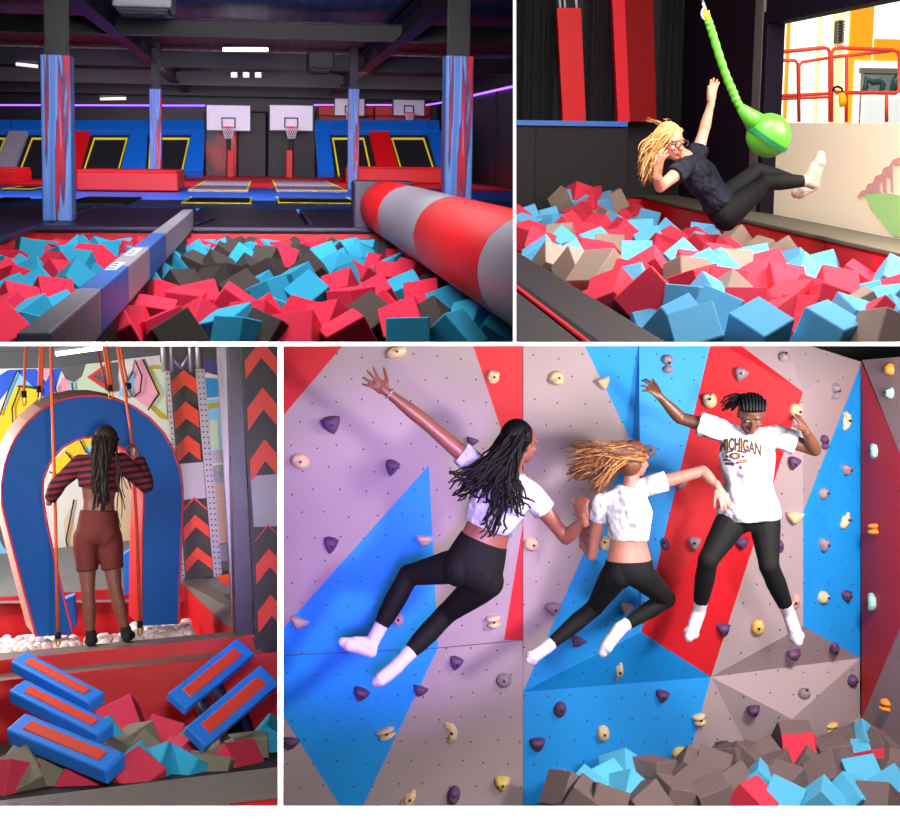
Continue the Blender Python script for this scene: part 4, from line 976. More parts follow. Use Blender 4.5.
# --- near pad, foam in the lower pit
near = thing('edge_pad', R, R.y(139, 806, 5.9), 'grey brown padded edge along the front of the lower foam pit', 'edge pad')
quad3('pad_top', [(-30, 804, 6.2), (310, 763, 6.2), (310, 800, 5.75), (-30, 840, 5.75)], mat('grey_beige_vinyl', (128, 122, 116), .4, .14, 7, .3), near, (0, 0, -.08))
quad3('red_front', [(230, 806, 5.7), (300, 798, 5.7), (300, 830, 5.7), (230, 830, 5.7)], M_REDC, near, (0, .04, 0))
Lq = parse("395,305P 430,385K 540,362P 575,430P 435,462T 437,492P 600,472T 55,490K 105,440K 870,372T 800,405K 700,425K 280,490P 330,368T 470,425K 640,400K 745,420K 760,450P 360,440K 500,470T 190,470K 240,430T 20,500P 680,470K", 0, 630, 3.214)
cubes = []
for px, py, c in Lq:
    t = 8.3 - (py - 720) / 70.0 * 1.1; cubes.append((R.y(px, py, t), c, px, py, 1.0))
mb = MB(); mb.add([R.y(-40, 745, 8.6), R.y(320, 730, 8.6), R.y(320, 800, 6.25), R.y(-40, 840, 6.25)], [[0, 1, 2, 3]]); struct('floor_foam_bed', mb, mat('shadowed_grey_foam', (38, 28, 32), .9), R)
foam_pit(R, cubes, .225, {'P': mat('dull_pink_foam', (205, 50, 80), .9, .05, 60, .1), 'T': FOAM['T'], 'K': mat('khaki_grey_foam', (128, 120, 104), .9, .08, 60, .1)}, {'P': 'pink', 'T': 'turquoise', 'K': 'khaki grey'},
         lambda px, py: 'in the lower pit ' + ('under the left hanging steps' if px < 108 else ('between the hanging steps' if px < 190 else 'under the right hanging steps')), 'foam cubes in the lower pit of the course', 13, .8, .3)
# --- white balls of the pool
bb = MB(); bb.ell((0, 0, 0), (.042, .042, .042), None, 0, 14, 10); bme = mesh('plastic_ball', bb, mat('white_plastic_ball', (238, 218, 212), .35, .06, 3))
rnd = random.Random(9)
def balls(x0, x1, ytop, ybot, n, ta, tb_):
    for k in range(n):
        f = rnd.random(); px = rnd.uniform(x0, x1); py = lerp(ytop(px), ybot(px), f); o = bpy.data.objects.new('plastic_ball', bme); COL.objects.link(o)
        o.matrix_world = R.M @ Matrix.Translation(R.y(px, py, lerp(ta, tb_, f)))
        tag(o, 'white plastic ball in the red pool behind the platform', 'ball', 'white balls in the pool')
balls(2, 62, lambda x: 640 - x * .02, lambda x: 657 - x * .1, 60, 10.8, 9.6); balls(60, 135, lambda x: 641 - (x - 60) * .07, lambda x: 650 - (x - 60) * .12, 40, 10.6, 9.6); balls(128, 190, lambda x: 627 - (x - 128) * .06, lambda x: 643 - (x - 128) * .1, 90, 10.9, 9.6)
# --- light
area('course_front_fill', R, (.2, 3.1, -.22), (.1, 9.5, -.6), .32, 50, (1, .95, .92), None, 110)  # added lamp before the open room front, no fixture of the course
area('course_top_light', R, (-1.45, 8.0, .35), (.2, 9.0, -1.4), .6, 42, (1, .96, .93))
area('pool_fill', R, (-1.9, 10.9, .1), (.1, 10.4, -1.5), .6, 90, (1, .86, .86))  # added pinkish lamp out of view, brightens the white balls
area('course_back_light', R, (-2.1, 12.0, .5), (.3, 14.0, -.1), .8, 72, (1, .97, .95), .6)
# ================================================================== the climbing wall room
R = WALL
TW = 9.2
CG = mat('mauve_grey_wall_paint', (168, 148, 152), .7, .06, 2.5, .15, bscale=90); CB = mat('bright_blue_wall_paint', (16, 150, 235), .62, .06, 2.5, .1, bscale=90); CR = mat('bright_red_wall_paint', (205, 14, 30), .62, .06, 2.5, .1, bscale=90)
CMAT = [CG, CB, CR, mat('dark_bolt_hole', (70, 58, 74), .8)]
D = {'a': -.16, 'b': .08}
def vt(q):
    x, y = q[0], q[1]
    dt = {(641, 632): -.22, (803, 392): -.26, (632, 443): .10, (862, 362): .13, (860, 658): .13, (860, 812): .13, (792, 719): -.16, (523, 812): -.10, (803, 626): -.16, (803, 512): -.20, (581, 338): .05, (711, 677): .0}.get((x, y), 0)
    return R.y(x, y, TW + dt)
G_, B_, R_ = 0, 1, 2
polys = [(R_, [(270, 330), (356, 330), (270, 431)]), (G_, [(356, 330), (468, 330), (523, 495), (523, 523), (504, 640), (438, 648), (429, 465), (270, 643), (270, 431)]), (B_, [(429, 465), (438, 648), (270, 658), (270, 643)]),
    (R_, [(468, 330), (523, 330), (523, 495)]), (R_, [(523, 523), (523, 640), (504, 640)]), (B_, [(270, 658), (438, 648), (363, 806), (352, 829), (340, 806), (270, 695)]), (G_, [(270, 695), (340, 806), (352, 829), (270, 829)]),
    (G_, [(438, 648), (504, 640), (523, 640), (523, 649), (472, 727), (430, 806), (420, 829), (352, 829), (363, 806)]), (G_, [(523, 649), (523, 812), (472, 727)]), (G_, [(472, 727), (523, 812), (523, 829), (420, 829), (430, 806)]),
    (G_, [(523, 338), (581, 338), (632, 443)]), (G_, [(523, 338), (632, 443), (523, 692)]), (B_, [(581, 338), (639, 338), (632, 443)]), (B_, [(639, 338), (712, 338), (641, 632)]), (B_, [(639, 338), (641, 632), (632, 443)]), (B_, [(632, 443), (641, 632), (523, 692)]),
    (B_, [(523, 692), (641, 632), (711, 677)]), (B_, [(523, 692), (711, 677), (672, 818), (523, 818)]), (R_, [(712, 338), (731, 338), (803, 392)]), (R_, [(712, 338), (803, 392), (641, 632)]), (R_, [(803, 392), (711, 677), (641, 632)]),
    (G_, [(731, 338), (785, 338), (803, 392)]), (G_, [(785, 338), (862, 362), (803, 392)]), (G_, [(803, 392), (862, 362), (803, 512)]), (B_, [(862, 362), (803, 626), (803, 512)]), (B_, [(862, 362), (860, 658), (803, 626)]),
    (G_, [(803, 392), (803, 512), (711, 677)]), (G_, [(803, 512), (803, 626), (711, 677)]), (G_, [(803, 626), (860, 658), (711, 677)]), (G_, [(711, 677), (860, 658), (792, 719)]), (G_, [(711, 677), (792, 719), (776, 818), (672, 818)]), (R_, [(792, 719), (812, 818), (776, 818)]), (G_, [(792, 719), (860, 658), (860, 812), (812, 818)])]
wm = MB()
for c, P in polys: wm.poly([vt(q) for q in P], c)
xr = vt((861, 400)).x + .03
def rr_(x, y): return vt((862, 362)) if (x, y) == (862, 362) else (vt((860, 658)) * 1 if (x, y) == (860, 658) else R.x(x, y, xr))
for c, P in [(G_, [(862, 360), (960, 352), (960, 590), (901, 457)]), (R_, [(861, 361), (901, 457), (960, 590), (960, 596), (901, 625), (861.5, 720)]), (G_, [(861.5, 720), (901, 625), (960, 596), (960, 830), (861.5, 830)])]: wm.poly([R.x(x, y, xr) for x, y in P], c)
bv = BVHTree.FromPolygons([v.copy() for v in wm.v], wm.f)
def on_wall(px, py):
    r = R.ray(px, py).normalized(); loc, n, i, d = bv.ray_cast(r * 5, r)
    if loc is None: return None, None
    if n.y > 0: n = -n
    if abs(n.y) < .2 and n.x > 0: n = -n
    return loc, n
# bolt holes of the panels, in slanting rows
rnd = random.Random(31); hb = MB()
for iy in range(20):
    for ix in range(26):
        px = 290 + ix * 24.5 + (iy % 2) * 12 + rnd.uniform(-3, 3); py = 356 + iy * 22.6 + rnd.uniform(-3, 3); loc, n = on_wall(px, py)
        if loc is None: continue
        a = n.orthogonal().normalized(); b = n.cross(a); wm.add([loc + n * .003 + (a * math.cos(k * 1.047) + b * math.sin(k * 1.047)) * .0068 for k in range(6)], [[0, 1, 2, 3, 4, 5]], 3)
# seams between the plywood boards
for P in [((270, 656), (438, 648)), ((438, 648), (523, 640)), ((523, 345), (523, 818)), ((861, 361), (861, 720))]:
    a, b = R.y(*P[0], TW - .002), R.y(*P[1], TW - .002)
    if P[0][0] < 800: wm.tube([a, b], .0028, 4, 3, False)
climb = struct('wall_climbing', wm, CMAT, R)
mb = MB(); mb.poly([R.y(x, y, 10.2) for x, y in ((270, 300), (1090, 300), (1090, 820), (270, 820))]); struct('wall_climbing_back', mb, BLACK, R)

# --- climbing holds
HC = {'cream': mat('cream_resin', (228, 198, 158), .55, .08, 14, .3), 'purple': mat('dull_purple_resin', (92, 58, 100), .55, .1, 14, .3), 'grey': mat('lilac_grey_resin', (150, 132, 142), .55, .1, 14, .3), 'yellow': mat('pale_yellow_resin', (232, 196, 110), .55, .08, 14, .3),
      'orange': mat('orange_resin', (235, 150, 50), .5, .08, 14, .3), 'mint': mat('mint_resin', (165, 215, 205), .5, .08, 14, .3), 'pinkish': mat('pinkish_beige_resin', (205, 160, 150), .55, .08, 14, .3)}
BOLT = mat('steel_bolt_head', (60, 56, 62), .4, .05, metal=.6)
holds = """396,352,22,13,cream,oval,at the top edge above the raised hand
332,425,20,19,purple,shield,below the red corner on the left
300,461,20,15,cream,oval,at the left edge of the climbing wall
392,468,15,17,purple,shield,under the raised arm
331,545,15,17,purple,shield,on the left above the blue triangle
424,541,17,11,cream,wedge,at the top of the braided girl's bent knee
398,619,11,13,pinkish,oval,between the legs of the braided girl
299,623,20,11,cream,wedge,at the left edge on the blue triangle
493,377,13,14,cream,heart,on the upper narrow red triangle
556,378,16,15,cream,jug,on the grey panel high above the two girls
472,442,13,9,purple,wedge,beside the braided girl's shoulder
531,544,16,13,cream,oval,beside the braided girl's bent elbow
493,621,15,13,cream,twin,beside the lower narrow red triangle
456,663,14,14,purple,shield,on the grey panel just below the left seam
504,680,16,15,grey,oval,on the fold of the lower grey panel
361,694,17,14,purple,shield,on the lower blue panel under the braided girl's foot
420,691,16,11,purple,wedge,on the right border of the lower blue panel
386,733,20,12,cream,twin,on the lower blue panel near its tip
451,732,13,19,cream,kidney,on the lower grey panel
291,743,19,12,purple,wedge,at the lower left edge
503,783,15,14,yellow,shield,at the bottom right of the left panels
409,798,17,15,cream,horn,at the very bottom beside the blue tip
454,794,13,18,purple,jug,at the very bottom of the lower grey panel
604,383,14,13,cream,wedge,on the blue panel near the grey point
667,364,13,19,grey,twin,high on the blue panel left of the red one
649,451,14,12,grey,oval,on the blue panel above the outstretched arm
606,543,11,16,cream,oval,behind the waist of the girl with golden hair
553,609,17,14,grey,shield,on the grey panel above the trailing white sock
578,642,17,11,purple,wedge,between the socks of the girl with golden hair
665,544,9,13,purple,oval,on the blue and red border right of the golden haired girl
695,544,13,14,grey,shield,left of the T-shirt girl's thigh
681,484,13,12,grey,shield,under the outstretched arm on the red panel
627,609,13,11,pinkish,wedge,behind the bent leg of the girl with golden hair
722,629,13,14,purple,shield,on the right border of the red panel by a sock
619,670,11,19,cream,horn,on the dark blue facet
560,709,13,16,purple,oval,on the lower blue facet at its upper left
662,696,14,13,purple,shield,on the lower blue facet at its upper right
603,733,13,16,cream,oval,in the middle of the lower blue facet
538,744,16,14,purple,shield,at the left of the lower blue facet
560,775,12,14,grey,horn,near the foam at the left of the lower blue facet
641,762,13,14,purple,oval,just above the foam under the lower blue facet
699,719,14,12,cream,twin,on the border of the lower blue facet and grey
680,753,17,13,yellow,oval,just above the foam at the blue border
754,711,13,12,purple,shield,under the dark grey facet
804,694,13,12,grey,oval,on the dark grey facet
787,735,13,12,yellow,oval,beside the small red tip above the foam
830,727,15,12,yellow,twin,above the foam at the right
723,746,13,10,purple,wedge,just above the foam on the lower grey facet
851,680,12,12,purple,oval,at the corner near the red side wall
856,723,11,14,grey,horn,in the corner just above the foam
888,705,17,12,orange,twin,low on the grey part of the right side wall
741,375,14,14,grey,shield,on the red panel above the cornrows
710,401,14,15,cream,heart,on the red panel left of the cornrows
784,358,12,11,grey,oval,high on the upper right grey facet
834,391,11,16,grey,twin,on the grey facet left of the blue strip's top
795,410,13,14,cream,oval,behind the pointing finger
845,421,11,17,cream,kidney,high on the right blue strip
794,463,13,13,purple,shield,beside the lettered T-shirt
823,442,10,15,purple,twin,right of the bent elbow
845,470,13,11,grey,shield,on the right blue strip below the cream kidney hold
822,493,11,13,grey,oval,at the left border of the right blue strip
844,520,13,13,cream,horn,in the middle of the right blue strip
795,518,18,12,cream,wedge,on the grey facet beside the leggings
741,543,14,11,purple,wedge,between the thighs of the lettered girl
779,546,10,14,purple,oval,beside the right knee of the lettered girl
822,545,12,14,grey,shield,on the blue strip below its middle
822,597,12,13,cream,oval,low on the blue strip
845,596,11,12,purple,shield,low on the blue strip near the corner
795,602,10,17,pinkish,oval,on the fold beside the lettered girl's shin
758,627,13,16,yellow,oval,between the white socks of the lettered girl
793,653,14,12,purple,shield,under the white sock at the right
834,648,10,17,purple,oval,at the foot of the blue strip
892,369,13,12,orange,oval,at the top of the right side wall
892,393,13,11,mint,oval,on the grey triangle of the right side wall
876,451,13,12,mint,kidney,on the border of grey and red on the right side wall
876,529,15,12,orange,twin,in the middle of the red side wall
874,603,14,15,mint,kidney,low on the red side wall"""
for ln in holds.split('\n'):
    x, y, w_, h_, c, ty, where = ln.split(',', 6); x, y, w_, h_ = float(x), float(y), float(w_), float(h_)
    loc, n = on_wall(x, y)
    if loc is None: continue
    k = loc.y / F; W, H = w_ * k / 2, h_ * k / 2
    upv = Vector((0, 0, 1)); upv = (upv - n * upv.dot(n)).normalized(); rt_ = upv.cross(n); rot = Matrix((rt_, -n, upv)).transposed()
    r1 = random.Random(int(x * 7 + y)); tw = ry(r1.uniform(-.35, .35)); rot2 = rot @ tw
    def at(u, d, v): return loc + rot2 @ Vector((u * W, -d, v * H))
    mb = MB(); dp = min(W, H) * 1.15
    if ty in ('oval', 'heart', 'jug'):
        mb.ell(at(0, dp * .1, 0), (W, dp, H), rot2, 0, 18, 12)
        if ty == 'heart': mb.v = [v if True else v for v in mb.v]; mb.ell(at(-.45, dp * .3, .45), (W * .5, dp * .8, H * .5), rot2, 0, 12, 8); mb.ell(at(.45, dp * .3, .45), (W * .5, dp * .8, H * .5), rot2, 0, 12, 8)
        if ty == 'jug': mb.ell(at(.1, dp * .8, -.35), (W * .7, dp * .6, H * .5), rot2, 0, 14, 8)
        if ty == 'oval': mb.ell(at(.15, dp * .75, .3), (W * .6, dp * .4, H * .28), rot2, 0, 12, 8)
    elif ty == 'shield':
        ring = []
        for zz_, sc, d in ((0, 1.0, -.01), (0, 1.0, dp * .35), (0, .82, dp * .95), (0, .45, dp * 1.15)):
            ring.append([at(sc * u, d, sc * v + (1 - sc) * .25) for u, v in ((-1, .75), (-.5, 1), (.3, .95), (1, .7), (.85, .1), (.45, -.6), (0, -1), (-.45, -.6), (-.9, .1))])
        nn = len(ring[0]); vs = [q for g in ring for q in g]; mb.add(vs, [[i * nn + j_, i * nn + (j_ + 1) % nn, (i + 1) * nn + (j_ + 1) % nn, (i + 1) * nn + j_] for i in range(3) for j_ in range(nn)] + [[3 * nn + j_ for j_ in range(nn)]], 0, True)
    elif ty == 'wedge':
        ring = []
        for sc, d in ((1.0, -.01), (1.0, dp * .3), (.75, dp * 1.1), (.3, dp * 1.2)):
            ring.append([at(sc * u, d, sc * v + (1 - sc) * .5) for u, v in ((-1, .9), (0, 1), (1, .8), (.9, .3), (.3, -.8), (-.2, -1), (-.8, .1))])
        nn = 7; vs = [q for g in ring for q in g]; mb.add(vs, [[i * nn + j_, i * nn + (j_ + 1) % nn, (i + 1) * nn + (j_ + 1) % nn, (i + 1) * nn + j_] for i in range(3) for j_ in range(nn)] + [[3 * nn + j_ for j_ in range(nn)]], 0, True)
    elif ty == 'twin':
        if w_ >= h_: mb.ell(at(0, dp * .2, .45), (W, dp, H * .5), rot2, 0, 16, 10); mb.ell(at(.05, dp * .2, -.5), (W * .9, dp * 1.1, H * .48), rot2, 0, 16, 10)
        else: mb.ell(at(0, dp * .2, .45), (W * .9, dp, H * .55), rot2, 0, 16, 10); mb.ell(at(.15, dp * .2, -.55), (W * .8, dp * .9, H * .45), rot2, 0, 16, 10)
    else:
        cv = [(-.3, .85), (.25, .6), (.45, .05), (.2, -.5), (-.35, -.8)] if ty == 'kidney' else [(.5, .95), (.4, .4), (.1, -.2), (-.5, -.7)]
        pts = [at(u, dp * .3, v) for u, v in cv]; rs = [W * .5, W * .62, W * .66, W * .6, W * .45] if ty == 'kidney' else [W * .3, W * .45, W * .6, W * .55]
        mb.tube(pts, rs, 12); mb.ell(pts[0], (rs[0],) * 3, None, 0, 12, 8); mb.ell(pts[-1], (rs[-1],) * 3, None, 0, 12, 8)
        mb.ell(at(.1, 0, 0), (W * .7, dp * .5, H * .7), rot2, 0, 12, 8)
    o = thing('climbing_hold', R, loc, {'oval': 'rounded', 'heart': 'heart shaped', 'jug': 'lobed', 'shield': 'shield shaped', 'wedge': 'wedge shaped', 'twin': 'two lobed', 'kidney': 'curved', 'horn': 'horn shaped'}[ty] + ' ' + {'grey': 'lilac grey', 'yellow': 'pale yellow'}.get(c, c) + ' hold ' + where, 'climbing hold', 'climbing holds on the wall')
    part('grip', mb, HC[c], o)
    q = MB(); b0 = at(.15, dp * (.9 if ty in ('oval', 'jug', 'heart', 'shield') else .7), .1); q.tube([b0, b0 - rot2 @ Vector((0, dp * .42, 0))], .009, 8); part('bolt', q, BOLT, o)

# --- foam in front of the wall
HB = 3.2
Lw = parse("150,345K 190,368K 200,348T 275,300T 285,350T 345,305K 425,300K 390,358K 525,275K 475,295K 525,330K 480,358K 585,330T 600,275K 680,258P 640,330K 735,310K 660,230K 750,265K 775,235K 640,365T 820,240T 830,275T 815,315T 790,358T 880,230P 885,265K 845,285P 880,320K 890,345T 725,372T 570,370P 240,330T 450,330K 560,280K 620,300K 700,290K 780,300K 855,255K 910,250T 905,300K 240,372K 330,372K 430,380T 540,380K 680,385P 850,372K 905,375T", 500, 640, 2.25)
cubes = []; rnd = random.Random(6)
for px, py, c in Lw:
    p_ = R.z(px, py, -HB + (.05 if py < 760 else 0)); 
    if p_.y > 8.85: p_ = R.y(px, py, 8.85)
    cubes.append((p_, c, px, py, 1.05 if px in () else 1.0))
for k in range(22):
    px, py = rnd.uniform(560, 940), rnd.uniform(755, 815); p_ = R.z(px, py, -HB - .22)
    if p_.y < 8.95 and all(abs(px - q[0]) > 13 or abs(py - q[1]) > 11 for q in Lw): cubes.append((p_, rnd.choice('KKKKKT'), px, py, 1.0))
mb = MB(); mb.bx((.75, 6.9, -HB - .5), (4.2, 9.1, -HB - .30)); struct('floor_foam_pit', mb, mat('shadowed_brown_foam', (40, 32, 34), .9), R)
foam_pit(R, cubes, .215, {'P': mat('rose_red_foam', (222, 48, 74), .9, .05, 60, .1), 'T': mat('aqua_blue_foam', (84, 178, 215), .9, .05, 60, .1), 'K': mat('brown_grey_foam', (112, 94, 92), .9, .08, 60, .1)}, {'P': 'rose red', 'T': 'aqua blue', 'K': 'brown grey'},
         lambda px, py: 'below the climbing wall, ' + ('back row' if py < 752 else ('middle row' if py < 780 else 'front row')) + (' left of heap' if px < 660 else (' mid heap' if px < 780 else ' right of heap')), 'foam cubes below the climbing wall', 14, 1.1, .1)
# --- light
area('wall_key_light', R, (1.75, 3.0, -.55), (.5, 9.2, -1.8), .3, 72, (1, .94, .93), None, 100)
area('wall_violet_light', R, (-.42, 5.4, -2.5), (-.6, 9.0, -1.6), .35, 95, (.36, .22, 1.0), .35)
spot('wall_violet_spot', R, (.15, .3, -.35), (-.45, 9.2, -1.9), 3600, (.42, .18, 1.0), 20, .25, .95)
area('wall_fill_light', R, (.1, -.4, -.7), (.4, 9.2, -1.9), .8, 14, (.98, .88, 1.0), None, 46)  # added fill lamp behind the camera, not a fixture of the room
area('wall_side_light', R, (2.6, 6.6, -.55), (1.3, 9.0, -2.4), .5, 130, (1, .93, .9))
# ================================================================== people
def grow(mb, voxel, smooth=4, fac=.5):
    """join overlapping closed shapes into one continuous skin"""
    me = bpy.data.meshes.new('tmp'); me.from_pydata(mb.v, [], mb.f)
    b = bmesh.new(); b.from_mesh(me); bmesh.ops.recalc_face_normals(b, faces=b.faces); b.to_mesh(me); b.free()
    o = bpy.data.objects.new('tmp', me); COL.objects.link(o)
    m = o.modifiers.new('r', 'REMESH'); m.mode = 'VOXEL'; m.voxel_size = voxel; m.adaptivity = 0
    if smooth: s_ = o.modifiers.new('s', 'SMOOTH'); s_.iterations = smooth; s_.factor = fac
    dg = bpy.context.evaluated_depsgraph_get(); dg.update()
    r = bpy.data.meshes.new_from_object(o.evaluated_get(dg))
    out = MB(); out.v = [v.co.copy() for v in r.vertices]; out.f = [list(p.vertices) for p in r.polygons]; out.m = [0] * len(out.f); out.sm = [True] * len(out.f)
    bpy.data.objects.remove(o); bpy.data.meshes.remove(me); bpy.data.meshes.remove(r)
    return out
def cap(mb, pts, rs, seg=14):
    """rounded limb through pts with radii rs, sphere at each end"""
    mb.tube(pts, list(rs), seg); mb.ell(pts[0], (rs[0],) * 3, None, 0, seg, 8); mb.ell(pts[-1], (rs[-1],) * 3, None, 0, seg, 8)
def chain(a, b, prof):
    """points and radii along a-b; prof = [(fraction, radius)]"""
    return [a.lerp(b, f) for f, r in prof], [r for f, r in prof]
def hand(mb, W, D, N, S, s, curl=(.3, .3, .35, .45), spread=.12, thumb=.6):
    """W wrist, D direction of the fingers, N out of the back of the hand, S towards the thumb"""
    D = D.normalized(); N = (N - D * N.dot(D)).normalized(); S = (S - D * S.dot(D) - N * S.dot(N)).normalized()
    rot = Matrix((S, D, N)).transposed()
    mb.ell(W + D * .045 * s, (.039 * s, .053 * s, .017 * s), rot, 0, 14, 10); mb.ell(W + D * .07 * s, (.040 * s, .028 * s, .014 * s), rot, 0, 14, 10)
    cap(mb, [W - D * .02 * s, W + D * .03 * s], [.026 * s, .025 * s])
    for k, (off, L_) in enumerate(((.029, .070), (.010, .080), (-.010, .074), (-.028, .058))):
        d = (D + S * (spread * (1.5 - k))).normalized(); p0 = W + D * .082 * s + S * off * s
        c = curl[k]; pts = [p0 - D * .02 * s, p0]; ang = 0
        for q, f in enumerate((.42, .32, .26)):
            ang += c * (.7 if q == 0 else 1.0); pts.append(pts[-1] + (d * math.cos(ang) - N * math.sin(ang)) * L_ * f * s)
        cap(mb, pts, [.0095 * s, .0098 * s, .0090 * s, .0084 * s, .0074 * s], 10)
    t0 = W + D * .025 * s + S * .028 * s; td = (D * .75 + S * thumb * 1.3 - N * .25).normalized()
    t1 = t0 + td * .042 * s; td2 = (td + D * .35).normalized(); t2 = t1 + td2 * .032 * s; t3 = t2 + td2 * .025 * s
    cap(mb, [t0, t1, t2, t3], [.016 * s, .012 * s, .0105 * s, .0085 * s], 10)
def foot(mb, A, T, up, s, infl=0.0):
    """A ankle joint, T toe tip, up = shin direction from ankle to knee"""
    d = (T - A).normalized(); up = up.normalized(); heel = A - up * .045 * s - d * .022 * s
    sole = (up - d * up.dot(d));
    ball = A.lerp(T, .68); 
    cap(mb, [A + up * .02 * s, A, heel], [.036 * s + infl, .037 * s + infl, .030 * s + infl])
    cap(mb, [heel, A.lerp(T, .35) - up * .02 * s, ball - up * .012 * s, T - d * .018 * s], [.030 * s + infl, .036 * s + infl, .036 * s + infl, .024 * s + infl])
    lat = d.cross(up); lat = lat.normalized() if lat.length > .05 else d.orthogonal()
    cap(mb, [ball - lat * .018 * s - up * .015 * s, ball + lat * .018 * s - up * .015 * s], [.026 * s + infl, .026 * s + infl]); cap(mb, [A, A.lerp(T, .5)], [.036 * s + infl, .033 * s + infl])
class Person:
    def __init__(p, room, T, joints, front, face, hup, s=1.0, girth=1.0):
        p.room, p.T, p.s = room, T, s; p.g = girth
        for k, v in joints.items(): setattr(p, k, room.y(v[0], v[1], T + (v[2] if len(v) > 2 else 0)))
        p.front = Vector(front).normalized(); p.face = Vector(face).normalized(); h = Vector(hup); p.hup = (h - p.face * h.dot(p.face)).normalized(); p.hr = p.face.cross(p.hup)
        s *= girth
        up0 = (p.chest - p.pelvis).normalized(); hl = (p.RHp - p.LHp); hl = (hl - up0 * hl.dot(up0)).normalized(); sl = (p.RS - p.LS); up1 = (p.neck - p.chest).normalized(); sl = (sl - up1 * sl.dot(up1)).normalized()
        def ring(c, f, ra, rb): a = (hl * (1 - f) + sl * f).normalized(); u = (up0 * (1 - f) + up1 * f).normalized(); b = u.cross(a).normalized(); return (c, a, b, ra * s, rb * s)
        P, C, Nk = p.pelvis, p.chest, p.neck; sh = (p.LS + p.RS) / 2; sh = sh.lerp(C, .25)
        p.rings = [ring(P - up0 * .10 * s, 0, .085, .085), ring(P - up0 * .05 * s, 0, .150, .112), ring(P, 0, .165, .120), ring(P + up0 * .06 * s, 0, .155, .112), ring(P.lerp(C, .38), .2, .132, .094), ring(P.lerp(C, .55), .4, .126, .090),
                   ring(P.lerp(C, .78), .7, .143, .102), ring(C, 1, .158, .108), ring(C.lerp(sh, .6), 1, .150, .095), ring(sh.lerp(Nk, .55), 1, .095, .066), ring(Nk, 1, .056, .056)]
        p.up0, p.up1, p.hl, p.sl = up0, up1, hl, sl
    ARM = [(0, .054), (.2, .050), (.5, .046), (.8, .040), (1, .039)]; FORE = [(0, .039), (.22, .041), (.5, .036), (.8, .028), (1, .025)]
    THIGH = [(0, .092), (.25, .088), (.6, .072), (.9, .058), (1, .056)]; CALF = [(0, .056), (.15, .053), (.35, .055), (.6, .047), (.85, .036), (1, .034)]
    def limbs(p, infl=0.0):
        s = p.s * p.g; sc = lambda L_: [(f, r * s + infl) for f, r in L_]
        return sc(p.ARM), sc(p.FORE), sc(p.THIGH), sc(p.CALF)
    def torso(p, mb, i0=0, i1=11, infl=0.0, trap=True):
        mb.loft([(c, a, b, ra + infl, rb + infl) for c, a, b, ra, rb in p.rings[i0:i1]], 26)
        if i0 == 0:
            for k in (-1, 1):
                q = p.s * p.g; rot = Matrix((p.hl, p.up0.cross(p.hl), p.up0)).transposed(); f_ = p.front - p.up0 * p.front.dot(p.up0); mb.ell(p.pelvis - f_.normalized() * .030 * q + p.hl * .066 * k * q - p.up0 * .03 * q, (.088 * q + infl, .085 * q + infl, .105 * q + infl), rot, 0, 16, 10)
        if trap and i1 > 8:
            s = p.s * p.g
            for S_ in (p.LS, p.RS): cap(mb, [p.neck.lerp(p.chest, .25), S_], [.052 * s + infl, .056 * s + infl])
    def body(p, hands, eyes=True):
        s = p.s; A, Fo, Th, Ca = p.limbs(); mb = MB(); p.torso(mb)
        for S_, E, W, H, HP, K, AN, T_ in ((p.LS, p.LE, p.LW, 'L', p.LHp, p.LK, p.LA, p.LT), (p.RS, p.RE, p.RW, 'R', p.RHp, p.RK, p.RA, p.RT)):
            cap(mb, *chain(S_, E, A)); cap(mb, *chain(E, W, Fo)); cap(mb, *chain(HP, K, Th)); cap(mb, *chain(K, AN, Ca)); foot(mb, AN, T_, K - AN, s)
            tip = getattr(p, H + 'H'); n, sd, kw = hands[H]; hand(mb, W, tip - W, Vector(n), Vector(sd), s, **kw)
        h, F_, U, R_ = p.head, p.face, p.hup, p.hr; rot = Matrix((R_, F_, U)).transposed()
        def e(f, u, r, rad): mb.ell(h + (F_ * f + U * u + R_ * r) * s, tuple(q * s for q in rad), rot, 0, 18, 12)
        cap(mb, [p.neck, h - U * .05 * s - F_ * .02 * s], [.052 * s, .050 * s])
        e(-.008, .028, 0, (.074, .093, .088)); e(.030, -.030, 0, (.060, .062, .078)); e(.052, -.085, 0, (.030, .030, .026)); e(.012, -.062, 0, (.054, .060, .036))
        e(.094, -.018, 0, (.011, .016, .026)); e(.101, -.030, 0, (.016, .015, .011)); e(.076, .022, .030, (.024, .014, .010)); e(.076, .022, -.030, (.024, .014, .010))
        e(.086, -.056, 0, (.023, .013, .007)); e(.084, -.068, 0, (.021, .013, .008)); e(.062, -.028, .036, (.022, .022, .020)); e(.062, -.028, -.036, (.022, .022, .020))
        for k in (-1, 1): e(-.006, -.010, k * .076, (.009, .018, .031))
        return grow(mb, .0058 * s, 3, .5)
    def face_paint(p, mb, lip=1, brow=2):
        s = p.s; c = []
        for q, f in enumerate(mb.f):
            v = sum((mb.v[i] for i in f), Vector((0, 0, 0))) / len(f) - p.head; x, y, z = v.dot(p.hr) / s, v.dot(p.face) / s, v.dot(p.hup) / s
            if y > .07 and abs(x) < .024 and -.076 < z < -.050: mb.m[q] = lip
            elif y > .06 and .010 < abs(x) < .048 and .022 < z + abs(x) * .15 < .034: mb.m[q] = brow
        return mb
